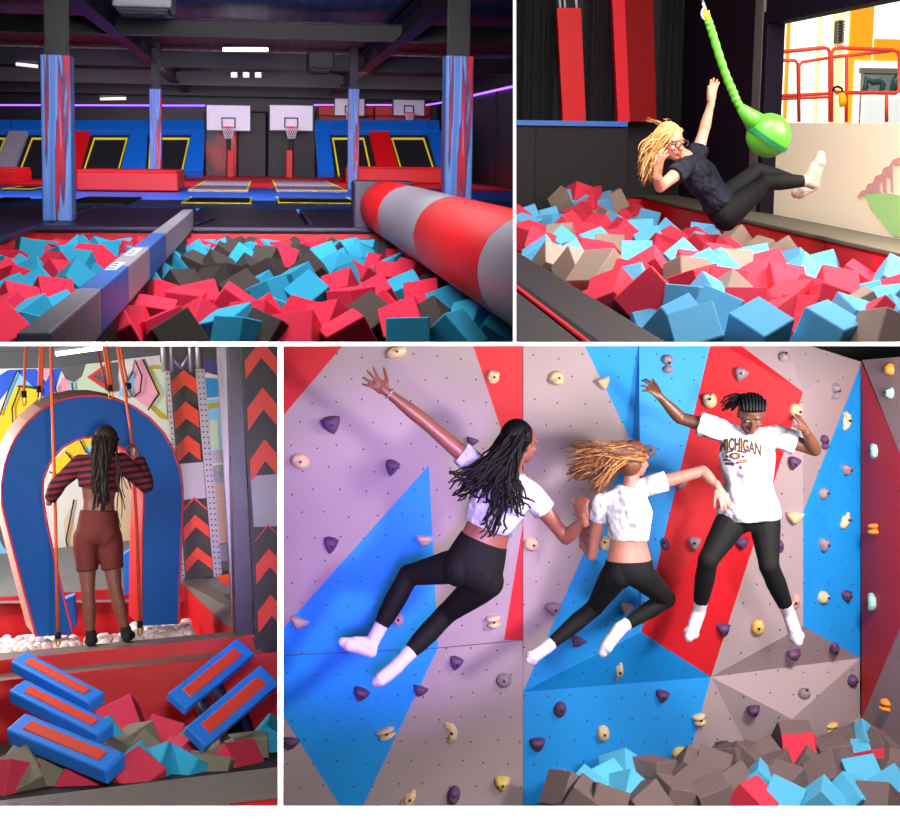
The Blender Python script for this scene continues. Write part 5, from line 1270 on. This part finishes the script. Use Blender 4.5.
    def make_eyes(p, parent, iris=(70, 45, 25), lid=1.0):
        s = p.s
        for k in (-1, 1):
            c = p.head + (p.face * .079 + p.hr * .031 * k + p.hup * .003) * s; rot = Matrix((p.hr, p.face, p.hup)).transposed(); mb = MB(); mb.ell(c, (.0145 * s, .009 * s, .0080 * s * lid), rot, 0 if lid > .5 else 1, 12, 8); mb.ell(c + p.face * .0065 * s, (.0062 * s, .004 * s, .0062 * s * lid), rot, 1, 10, 6)
            part('eye', mb, [mat('eye_white', (235, 228, 225), .3), mat('dark_iris', iris, .6, spec=.2)], parent)
    def legging(p, top=5, end=.93, infl=.007, hem=None):
        A, Fo, Th, Ca = p.limbs(infl); mb = MB(); p.torso(mb, 0, top, infl, False)
        for HP, K, AN in ((p.LHp, p.LK, p.LA), (p.RHp, p.RK, p.RA)):
            if hem: mb.tube(*chain(HP, K, [(f * hem, r + .016 * f) for f, r in Th]), 18); mb.ell(HP, (Th[0][1],) * 3, None, 0, 16, 10)
            else:
                cap(mb, *chain(HP, K, Th)); mb.ell(K, (Ca[0][1],) * 3, None, 0, 14, 10)
                L_ = [(f, r) for f, r in Ca if f < end] + [(end, Ca[-1][1] + .002)]; mb.tube(*chain(K, AN, L_), 16)
        return grow(mb, .0062, 9)
    def shirt(p, hem=4, sleeve=.45, infl=.013, loose=0.0, fore=0.0, drop=0.0):
        s = p.s * p.g; A, Fo, Th, Ca = p.limbs(infl); mb = MB()
        R_ = [(c, a, b, ra + infl + loose * max(0, (8 - i)) / 8, rb + infl + loose * .7 * max(0, (8 - i)) / 8) for i, (c, a, b, ra, rb) in enumerate(p.rings)]
        R_ = R_[hem:10]; c, a, b, ra, rb = R_[0]
        if drop: R_ = [(c - p.up0 * drop, a, b, ra, rb)] + R_
        c, a, b, ra, rb = R_[-1]; R_.append((p.neck.lerp(c, .35), a, b, ra * .80, rb * 1.0)); mb.loft(R_, 28)
        for S_, E, W in ((p.LS, p.LE, p.LW), (p.RS, p.RE, p.RW)):
            cap(mb, [p.neck.lerp(p.chest, .34), S_], [.050 * s + infl, .056 * s + infl])
            if fore:
                cap(mb, *chain(S_, E, [(f, r + .006) for f, r in A])); mb.tube(*chain(E, W, [(f * fore, r + .008) for f, r in Fo]), 16); mb.ell(E, (Fo[0][1] + .008,) * 3, None, 0, 14, 8)
            else: mb.ell(S_, (.056 * s + infl,) * 3, None, 0, 16, 10); mb.tube([S_, S_.lerp(E, sleeve * .5), S_.lerp(E, sleeve)], [.056 * s + infl, .055 * s + infl + loose * .15, .054 * s + infl + loose * .35], 18)
        return grow(mb, .0062, 9)
    def sock(p, side, rise=.25, infl=.006):
        K, AN, T_ = getattr(p, side + 'K'), getattr(p, side + 'A'), getattr(p, side + 'T'); A, Fo, Th, Ca = p.limbs(infl); mb = MB(); foot(mb, AN, T_, K - AN, p.s, infl)
        mb.tube(*chain(AN, AN.lerp(K, rise), [(0, Ca[-1][1]), (.5, Ca[-1][1] + .001), (.9, Ca[-2][1] + .003), (1, Ca[-2][1] + .005)]), 16)
        return grow(mb, .005, 5)
    def haircap(p, mb, grow_=.012, back=-.018, low=-.03, mi=0):
        s = p.s; rot = Matrix((p.hr, p.face, p.hup)).transposed(); h = p.head
        mb.ell(h + (p.face * (back - .004) + p.hup * .034) * s, ((.074 + grow_) * s, (.088 + grow_ * .6) * s, (.086 + grow_) * s), rot, mi, 20, 14)
        mb.ell(h + (p.face * (back - .028) + p.hup * low) * s, ((.066 + grow_) * s, (.062 + grow_) * s, (.075 + grow_) * s), rot, mi, 18, 12)
    def start(p, label, base_px):
        b = p.room.y(base_px[0], base_px[1], p.T); p.o = thing('person', p.room, b, label, 'person'); return p.o
def strands(mb, roots, mids, ends, r, seg, wav, rnd, n=14, mi=0, freq=3.0, taper=.45):
    """curved locks: each from a root over a middle point to an end, with a wave"""
    for a, m, e in zip(roots, mids, ends):
        ph = rnd.uniform(0, 6.28); pts = []; rr = []; ax = Vector((rnd.gauss(0, 1), rnd.gauss(0, .5), rnd.gauss(0, 1))).normalized(); ax2 = ax.orthogonal()
        for k in range(n):
            f = k / (n - 1); q = a * (1 - f) ** 2 + m * (2 * f * (1 - f)) + e * f * f
            q = q + (ax * math.sin(ph + f * freq * 6.28) + ax2 * math.cos(ph * 1.3 + f * freq * 5)) * wav * min(1, f * 2); pts.append(q); rr.append(r * (1 - (1 - taper) * f) * rnd.uniform(.9, 1.1))
        mb.tube(pts, rr, seg, mi)
SKIN_D = mat('deep_brown_skin', (92, 54, 40), .45, .06, 20, sss=.05); SKIN_D2 = mat('brown_skin', (128, 78, 66), .45, .06, 20, sss=.05); SKIN_L = mat('light_skin', (206, 138, 112), .45, .05, 20, sss=.08); SKIN_M = mat('tan_skin', (168, 108, 96), .45, .05, 20, sss=.08)
LIP_D = mat('dark_lips', (120, 55, 55), .4); LIP_L = mat('pink_lips', (200, 95, 95), .4); BROW = mat('dark_brow', (35, 24, 20), .8); BROW_L = mat('light_brow', (140, 95, 60), .8)
LEG = mat('black_legging_cloth', (9, 8, 11), .8, .2, 10, .2, bscale=9, spec=.25); SOCK = mat('white_sock_knit', (196, 188, 202), .85, .04, 40, .15, bscale=60)
SHIRT = mat('white_shirt_cloth', (186, 182, 198), .85, .03, 6, 1.0, bscale=8); HAIR_K = mat('black_braid_hair', (9, 7, 11), .55, .3, 60, spec=.22); HAIR_B = mat('brown_hair', (100, 55, 30), .5, .3, 50); HAIR_G = mat('golden_brown_hair', (168, 106, 56), .5, .3, 50)
HAIR_Y = mat('blonde_hair', (204, 148, 88), .5, .2, 50); HAIR_Y2 = mat('dark_blonde_hair', (150, 98, 52), .5, .2, 50); HAIR_BR = mat('long_brown_locs', (40, 28, 24), .65, .3, 50)
NAVY = mat('navy_shirt_cloth', (17, 18, 34), .8, .15, 6, 1.0, bscale=9, spec=.3); BURG = mat('rust_brown_shorts_cloth', (104, 34, 30), .8, .08, 8, .3, bscale=10)

# ------------------------------------------------ the blonde woman over the window pit
rnd = random.Random(21)
p = Person(PIT, 7.9, dict(pelvis=(724, 209), chest=(700, 176), neck=(685, 157, .02), head=(670, 142, -.02), LS=(684, 168, -.15), RS=(696, 158, .14), LE=(660, 187, -.30), LW=(657, 174, -.40), LH=(663, 148, -.42),
    RE=(704, 131, .20), RW=(711, 103, .18), RH=(715, 76, .16), LHp=(727, 215, -.09), RHp=(720, 205, .09), LK=(765, 182, -.12), LA=(808, 181, -.12), LT=(822, 153, -.14), RK=(757, 171, .12), RA=(806, 185, .06), RT=(794, 195, .0)),
    (.83, -.2, .55), (.50, -.85, -.12), (-.12, 0, 1), .96, .90)
o = p.start('blonde woman in glasses, navy top and black leggings leaning back over the foam', (724, 235))
part('body', p.face_paint(p.body({'L': ((-.9, -.2, -.2), (.2, .4, .3), dict(curl=(.15, .15, .2, .25), spread=.16)), 'R': ((-.5, .8, 0), (-.9, -.4, 0), dict(curl=(.05, .05, .1, .1), spread=.12, thumb=.4))}), 1, 2), [SKIN_L, LIP_L, BROW_L], o)
p.make_eyes(o, (90, 110, 120)); part('leggings', p.legging(5, .92), LEG, o, 'black leggings'); part('top', p.shirt(3, .42, .014, .012), NAVY, o, 'navy short sleeved top')
for k in 'LR': part('sock', p.sock(k, .10), mat('grey_cream_sock', (176, 156, 142), .85, .3, 14, .15), o, 'grey and cream sock')
hr = MB(); p.haircap(hr, .012, -.014, -.03); h = p.head; s = p.s
for k in range(230):
    a = rnd.uniform(-2.2, 2.2); el = rnd.uniform(-.1, 1.25); d = (-p.face * math.cos(a) * math.cos(el) + p.hr * math.sin(a) * math.cos(el) + p.hup * math.sin(el)); r0 = h + (d * .088 + p.hup * .03 - p.face * .015) * s
    if el > .5 and rnd.random() < .5: r0 = h + (p.face * rnd.uniform(-.02, .07) + p.hup * rnd.uniform(.080, .094) + p.hr * rnd.uniform(-.05, .05)) * s
    e = PIT.y(rnd.uniform(638, 661), rnd.uniform(150, 186), 7.9 + rnd.uniform(-.12, .15)); m = r0.lerp(e, .35) + Vector((-.05, 0, rnd.uniform(-.01, .03))); strands(hr, [r0], [m], [e], .0070, 5, .009, rnd, 12, rnd.choice((0, 0, 0, 1)), 1.4, .3)
for k in range(10):
    r0 = h + (p.hup * .095 + p.hr * rnd.uniform(-.06, .06) - p.face * rnd.uniform(-.02, .05)) * s; e = r0 + Vector((rnd.uniform(-.14, .02), rnd.uniform(-.05, .05), rnd.uniform(.0, .06))); strands(hr, [r0], [r0.lerp(e, .5) + Vector((0, 0, .03))], [e], .002, 4, .004, rnd, 8, 0, 1)
part('hair', hr, [HAIR_Y, HAIR_Y2], o, 'wavy blonde hair')
gm = MB()
for k in (-1, 1):
    c = h + (p.face * .104 + p.hr * .033 * k + p.hup * .003) * s; gm.tube([c + (p.hr * .027 * math.cos(q * .3927) + p.hup * .020 * math.sin(q * .3927)) * s for q in range(16)], .0036 * s, 6, closed=True); gm.tube([c + p.hr * .027 * k * s, h + (p.hr * .082 * k + p.face * .0 + p.hup * .005) * s], .003 * s, 6)
gm.tube([h + (p.face * .106 - p.hr * .007 + p.hup * .006) * s, h + (p.face * .106 + p.hr * .007 + p.hup * .006) * s], .003 * s, 6); part('glasses', gm, mat('dark_red_spectacle_frame', (60, 20, 28), .3), o, 'dark framed glasses')

# ------------------------------------------------ the girl swinging through the horseshoe
rnd = random.Random(22)
p = Person(GIRL, 9.3, dict(pelvis=(98, 532), chest=(99, 474), neck=(104, 455), head=(106, 443, .04), LS=(80, 464), RS=(121, 462), LE=(58, 484, .05), LW=(50, 500, .13), LH=(55, 486, .16), RE=(146, 485, .03), RW=(138, 457, .10), RH=(132, 439, .14),
    LHp=(86, 538), RHp=(109, 537), LK=(88, 591, -.02), LA=(91, 636, 0), LT=(91, 640, .17), RK=(115, 589, -.02), RA=(126, 632, 0), RT=(129, 635, .17)), (0, 1, 0), (.02, 1, -.1), (.05, 0, 1), .92, .90)
o = p.start('girl with long brown hair, striped jumper and rust shorts standing inside the horseshoe', (108, 646))
part('body', p.body({'L': ((-.6, .6, 0), (0, .3, 1), dict(curl=(.9, .9, .9, .9), spread=.02, thumb=.3)), 'R': ((.9, .3, 0), (0, .6, .8), dict(curl=(.9, .9, .9, .9), spread=.02, thumb=.3))}), SKIN_D2, o)
STR = ramp_mat('maroon_black_stripes', [(0, (30, 16, 26)), (.42, (36, 18, 28)), (.5, (118, 24, 48)), (1, (128, 28, 52))], .85, (1, 1, 1), 7.2, 0.0, 'wave', 0); STR.node_tree.nodes['Wave Texture'].bands_direction = 'Z'
part('jumper', p.shirt(6, .5, .016, .012, .93, .02), STR, o, 'maroon and black striped jumper'); part('shorts', p.legging(5, .9, .012, .62), BURG, o, 'rust brown shorts')
for k in 'LR': part('sock', p.sock(k, .07), mat('black_sock_knit', (24, 20, 24), .85), o, 'short black sock')
hr = MB(); p.haircap(hr, .014, -.01, -.03); h = p.head; s = p.s
for k in range(80):
    a = rnd.uniform(-1.5, 1.5); el = rnd.uniform(-.2, 1.3); d = (-p.face * math.cos(a) * math.cos(el) + p.hr * math.sin(a) * math.cos(el) + p.hup * math.sin(el)); r0 = h + (d * .094 + p.hup * .02) * s
    e = GIRL.y(rnd.uniform(92, 108), rnd.uniform(476, 512), 9.12 + rnd.uniform(-.02, .05)); m = r0.lerp(e, .4) + Vector((rnd.uniform(-.04, .04), -.06, .05)); strands(hr, [r0], [m], [e], .0085, 6, .006, rnd, 12, 0, 2.2, .5)
for k in range(5):
    r0 = h + (p.hr * .08 - p.face * .03) * s; e = GIRL.y(120 + k * 2, 528 - k * 10, 9.15); strands(hr, [r0], [GIRL.y(116, 470, 9.1)], [e], .006, 6, .01, rnd, 12, 0, 2, .5)
part('hair', hr, HAIR_BR, o, 'long brown hair')

# ------------------------------------------------ the three jumpers before the climbing wall
rnd = random.Random(23)
p = Person(WALL, 7.6, dict(pelvis=(474, 566), chest=(501, 496), neck=(513, 466, -.01), head=(521, 443, .02), LS=(481, 470), RS=(533, 496), LE=(424, 421, -.02), LW=(387, 392, -.05), LH=(355, 366, -.06), RE=(566, 538, .02), RW=(584, 520, -.08), RH=(580, 494, -.10),
    LHp=(461, 565), RHp=(487, 581), LK=(409, 575, .16), LA=(371, 644, .10), LT=(340, 642, .08), RK=(447, 613, .22), RA=(396, 667, .06), RT=(374, 684, .0)), (.3, 1, 0), (.80, .55, -.12), (.12, 0, 1), 1.04)
o = p.start('jumping girl with long black braids in white cropped top, one arm flung high', (400, 690))
part('body', p.body({'L': ((.1, -1, .1), (.5, 0, 1), dict(curl=(.06, .05, .08, .12), spread=.30, thumb=.7)), 'R': ((-.5, -.8, 0), (-.9, .3, 0), dict(curl=(.75, .8, .8, .85), spread=.05, thumb=.3))}), mat('warm_brown_skin', (132, 76, 66), .42, .05, 20, sss=.06), o)
part('leggings', p.legging(5, .73), LEG, o, 'black leggings'); part('crop_top', p.shirt(5, .36, .014, .006), SHIRT, o, 'white cropped top')
part('sock', p.sock('L', .42), SOCK, o, 'white sock'); part('sock', p.sock('R', .30), SOCK, o, 'white sock')
hr = MB(); p.haircap(hr, .016, -.035, -.02); h = p.head; s = p.s
for k in range(150):
    a = rnd.uniform(-1.9, 1.7); el = rnd.uniform(-.35, 1.35); d = (-p.face * math.cos(a) * math.cos(el) + p.hr * math.sin(a) * math.cos(el) + p.hup * math.sin(el)); r0 = h + (d * .098 + p.hup * .025 - p.face * .02) * s
    f = rnd.random() ** 1.2; ex, ey = lerp(449, 526, f) + rnd.uniform(-5, 8), lerp(482, 508, f) + rnd.uniform(-12, 14)
    if k < 16: ex, ey = rnd.uniform(478, 506), rnd.uniform(518, 538)
    e = WALL.y(ex, ey, 7.38 + rnd.uniform(-.05, .08)); m = WALL.y(lerp(506, ex, .35) + rnd.uniform(-9, 6), lerp(440, ey, .72) + rnd.uniform(-8, 14), 7.30 + rnd.uniform(0, .08)); strands(hr, [r0], [m], [e], .0080, 6, .011, rnd, 18, 0, 3.4, .6)
part('hair', hr, HAIR_K, o, 'long black braids')
mb = MB(); c = p.LW.lerp(p.LE, .06); ax = (p.LE - p.LW).normalized(); u = ax.orthogonal().normalized(); v = ax.cross(u); mb.tube([c + (u * math.cos(q * .5236) + v * math.sin(q * .5236)) * .034 for q in range(12)], .004, 6, closed=True); part('bracelet', mb, mat('silver_bracelet', (225, 215, 235), .25, .02, metal=.6), o)

rnd = random.Random(24)
p = Person(WALL, 7.8, dict(pelvis=(629, 568), chest=(628, 509), neck=(631, 484), head=(635, 460, .02), LS=(601, 503), RS=(651, 485), LE=(592, 555, .12), LW=(583, 543, .25), LH=(584, 528, .30), RE=(703, 471, .0), RW=(718, 487, -.06), RH=(730, 513, -.10),
    LHp=(615, 575), RHp=(642, 576), LK=(595, 607, .22), LA=(547, 647, .02), LT=(527, 661, -.03), RK=(667, 599, .24), RA=(622, 627, .06), RT=(601, 655, .0)), (.2, 1, 0), (.75, .62, -.05), (.05, 0, 1), .92, .94)
o = p.start('jumping girl with flying golden brown hair in white cropped top, between two others', (600, 660))
part('body', p.body({'L': ((-.6, -.6, 0), (.2, -.3, .3), dict(curl=(.6, .6, .6, .6), spread=.05)), 'R': ((.3, -1, .2), (-1, -.2, 0), dict(curl=(.10, .08, .10, .15), spread=.14, thumb=.4))}), SKIN_M, o)
part('leggings', p.legging(4, .93), LEG, o, 'black leggings'); part('crop_top', p.shirt(5, .30, .013, .010, 0, .02), SHIRT, o, 'white cropped top')
part('sock', p.sock('L', .10), SOCK, o, 'white sock'); part('sock', p.sock('R', .12), SOCK, o, 'white sock')
hr = MB(); p.haircap(hr, .014, -.02, -.02); h = p.head; s = p.s
for k in range(300):
    a = rnd.uniform(-2.0, 2.0); el = rnd.uniform(-.35, 1.3); d = (-p.face * math.cos(a) * math.cos(el) + p.hr * math.sin(a) * math.cos(el) + p.hup * math.sin(el)); r0 = h + (d * .094 + p.hup * .025 - p.face * .015) * s
    ex, ey = rnd.uniform(566, 600), rnd.uniform(443, 482)
    if k % 7 == 0: ex, ey = rnd.uniform(588, 606), rnd.uniform(478, 496)
    e = WALL.y(ex, ey, 7.66 + rnd.uniform(-.1, .12)); m = WALL.y(612, lerp(440, ey, .45) + rnd.uniform(-6, 10), 7.64 + rnd.uniform(-.06, .06)); strands(hr, [r0], [m], [e], .0062, 5, .010, rnd, 12, rnd.choice((0, 0, 1, 2)), 1.3, .3)
part('hair', hr, [HAIR_B, HAIR_G, mat('dark_brown_hair', (66, 34, 24), .5, .3, 50)], o, 'golden brown hair blown sideways')

rnd = random.Random(25)
p = Person(WALL, 8.0, dict(pelvis=(749, 513), chest=(747, 456), neck=(748, 433, .01), head=(751, 414, -.09), LS=(718, 429), RS=(777, 436), LE=(680, 418, .04), LW=(661, 398, .0), LH=(646, 382, -.03), RE=(815, 450, -.06), RW=(805, 430, -.17), RH=(795, 412, -.2),
    LHp=(735, 516), RHp=(764, 514), LK=(708, 560, -.16), LA=(699, 612, .0), LT=(688, 640, -.07), RK=(769, 566, -.14), RA=(789, 614, .0), RT=(799, 645, -.07)), (0, -1, 0), (-.08, -.86, -.5), (-.02, -.4, 1), 1.0)
o = p.start('jumping girl with cornrows looking down, in white lettered T-shirt and black leggings', (745, 650))
part('body', p.face_paint(p.body({'L': ((0, -.6, .8), (.5, -.2, .9), dict(curl=(.3, .25, .3, .4), spread=.30, thumb=.7)), 'R': ((.6, -.5, .5), (-.9, -.3, .2), dict(curl=(.12, .9, 1.0, 1.0), spread=.06, thumb=.5))}), 1, 2), [SKIN_D, LIP_D, BROW], o)
p.make_eyes(o, (40, 25, 18), .35); part('leggings', p.legging(4, .86), LEG, o, 'black leggings'); tee = p.shirt(2, .52, .016, .026, 0, .035); tee_o = part('t_shirt', tee, SHIRT, o, 'loose white T-shirt')
for k in 'LR': part('sock', p.sock(k, .22), SOCK, o, 'white sock')
hr = MB(); p.haircap(hr, .004, -.020, -.02); h = p.head; s = p.s
for k in range(9):
    x = (k - 4) * .0165; pts = []
    for q in range(14):
        an = lerp(.42, 2.7, q / 13); rr = .100; w_ = math.sqrt(max(.0, 1 - (x / .082) ** 2)); pts.append(h + (p.hr * x * (1 + .2 * math.sin(an)) + p.face * (math.cos(an) * .097 * w_ - .010) + p.hup * (math.sin(an) * .094 * w_ + .030)) * s)
    hr.tube(pts, [.0088 * s * (1 + .15 * math.sin(q * 2.6)) for q in range(14)], 7)
for k in range(26):
    r0 = h + (-p.face * .06 + p.hup * .075 + p.hr * rnd.uniform(-.03, .03)) * s; e = WALL.y(rnd.uniform(720, 733), rnd.uniform(398, 412), 7.95 + rnd.uniform(-.05, .08)); strands(hr, [r0], [r0.lerp(e, .5) + Vector((0, 0, .05))], [e], .008, 6, .006, rnd, 9, 0, 2, .5)
part('hair', hr, HAIR_K, o, 'black cornrow braids')
# lettering printed on the T-shirt, wrapped on the cloth
bvh = BVHTree.FromPolygons([v.copy() for v in tee.v], tee.f)
def cloth_point(px, py, d=.004):
    r = WALL.ray(px, py).normalized(); loc, n, i, dist = bvh.ray_cast(r * 5, r)
    return loc - r * d if loc else None
def print_mesh(name, flat_v, flat_f, fx, m, d=.004):
    pts = [cloth_point(*fx(x, y), d) for x, y in flat_v]
    if any(q is None for q in pts): pts = [q if q is not None else Vector((0, 0, 0)) for q in pts]; flat_f = [f for f in flat_f if all(pts[i].length > 0 for i in f)]
    mb = MB(); mb.add(pts, flat_f); return part(name, mb, m, tee_o)
def text_flat(txt, size=1.0):
    cu = bpy.data.curves.new('t', 'FONT'); cu.body = txt; cu.size = size; cu.align_x = 'CENTER'; cu.resolution_u = 3; cu.offset = .03
    ob = bpy.data.objects.new('t', cu); COL.objects.link(ob); dg = bpy.context.evaluated_depsgraph_get(); dg.update(); me = bpy.data.meshes.new_from_object(ob.evaluated_get(dg))
    b = bmesh.new(); b.from_mesh(me); bmesh.ops.triangulate(b, faces=b.faces); bmesh.ops.subdivide_edges(b, edges=[e for e in b.edges if e.calc_length() > .12], cuts=2, use_grid_fill=False); bmesh.ops.triangulate(b, faces=b.faces)
    b.verts.index_update(); v = [(q.co.x, q.co.y) for q in b.verts]; f = [[q.index for q in t.verts] for t in b.faces]; b.free(); bpy.data.objects.remove(ob); bpy.data.meshes.remove(me); return v, f
v, f = text_flat('MICHIGAN'); w_ = max(q[0] for q in v)
INK = mat('dark_navy_ink', (44, 34, 58), .8); GOLD = mat('ochre_ink', (205, 165, 80), .8)
def arc(dx, dy):
    return lambda x, y: (740.5 + dx + x / w_ * 20.5, 450.5 + dy + (x / w_) * 2.4 + (x / w_) ** 2 * 3.0 - y * (17.5 - 1.5 * abs(x / w_)))
print_mesh('lettering_edge', v, f, arc(.5, .4), GOLD, .003); print_mesh('lettering', v, f, arc(0, 0), INK, .0055)
def flat(name, polys, m, d=.004):
    vs, fs = [], []
    for P in polys:
        c = (sum(q[0] for q in P) / len(P), sum(q[1] for q in P) / len(P)); o_ = len(vs); vs += P + [c]; fs += [[o_ + i, o_ + (i + 1) % len(P), o_ + len(P)] for i in range(len(P))]
    print_mesh(name, vs, fs, lambda x, y: (x, y), m, d)
def ellp(cx, cy, a, b, n=16): return [(cx + a * math.cos(k * 6.283 / n), cy + b * math.sin(k * 6.283 / n)) for k in range(n)]
def bar_(x0, y0, x1, y1, w): return [(x0, y0 - w), (x1, y1 - w), (x1, y1 + w), (x0, y0 + w)]
flat('badge', [bar_(725, 452.5, 733, 450.8, .8), bar_(737, 450.8, 746, 452.5, .8), ellp(735, 456, 5.5, 3.6), bar_(723, 460, 731, 459.5, 1.0), bar_(725, 463.5, 734, 464.2, 1.2), bar_(736, 463, 747, 461, .9), ellp(727, 456.5, 1.6, 1.3), ellp(743, 456.5, 1.6, 1.3), ellp(740.5, 467.5, 1.3, 1.6)], INK, .004)
flat('badge_detail', [ellp(735, 456, 3.4, 2.1), bar_(739, 461.5, 746, 459.5, 1.3)], mat('orange_ink', (222, 110, 50), .8), .006); flat('badge_highlight', [ellp(734.5, 456, 1.7, 1.2), bar_(727, 459, 732, 459, .5)], SHIRT, .008)
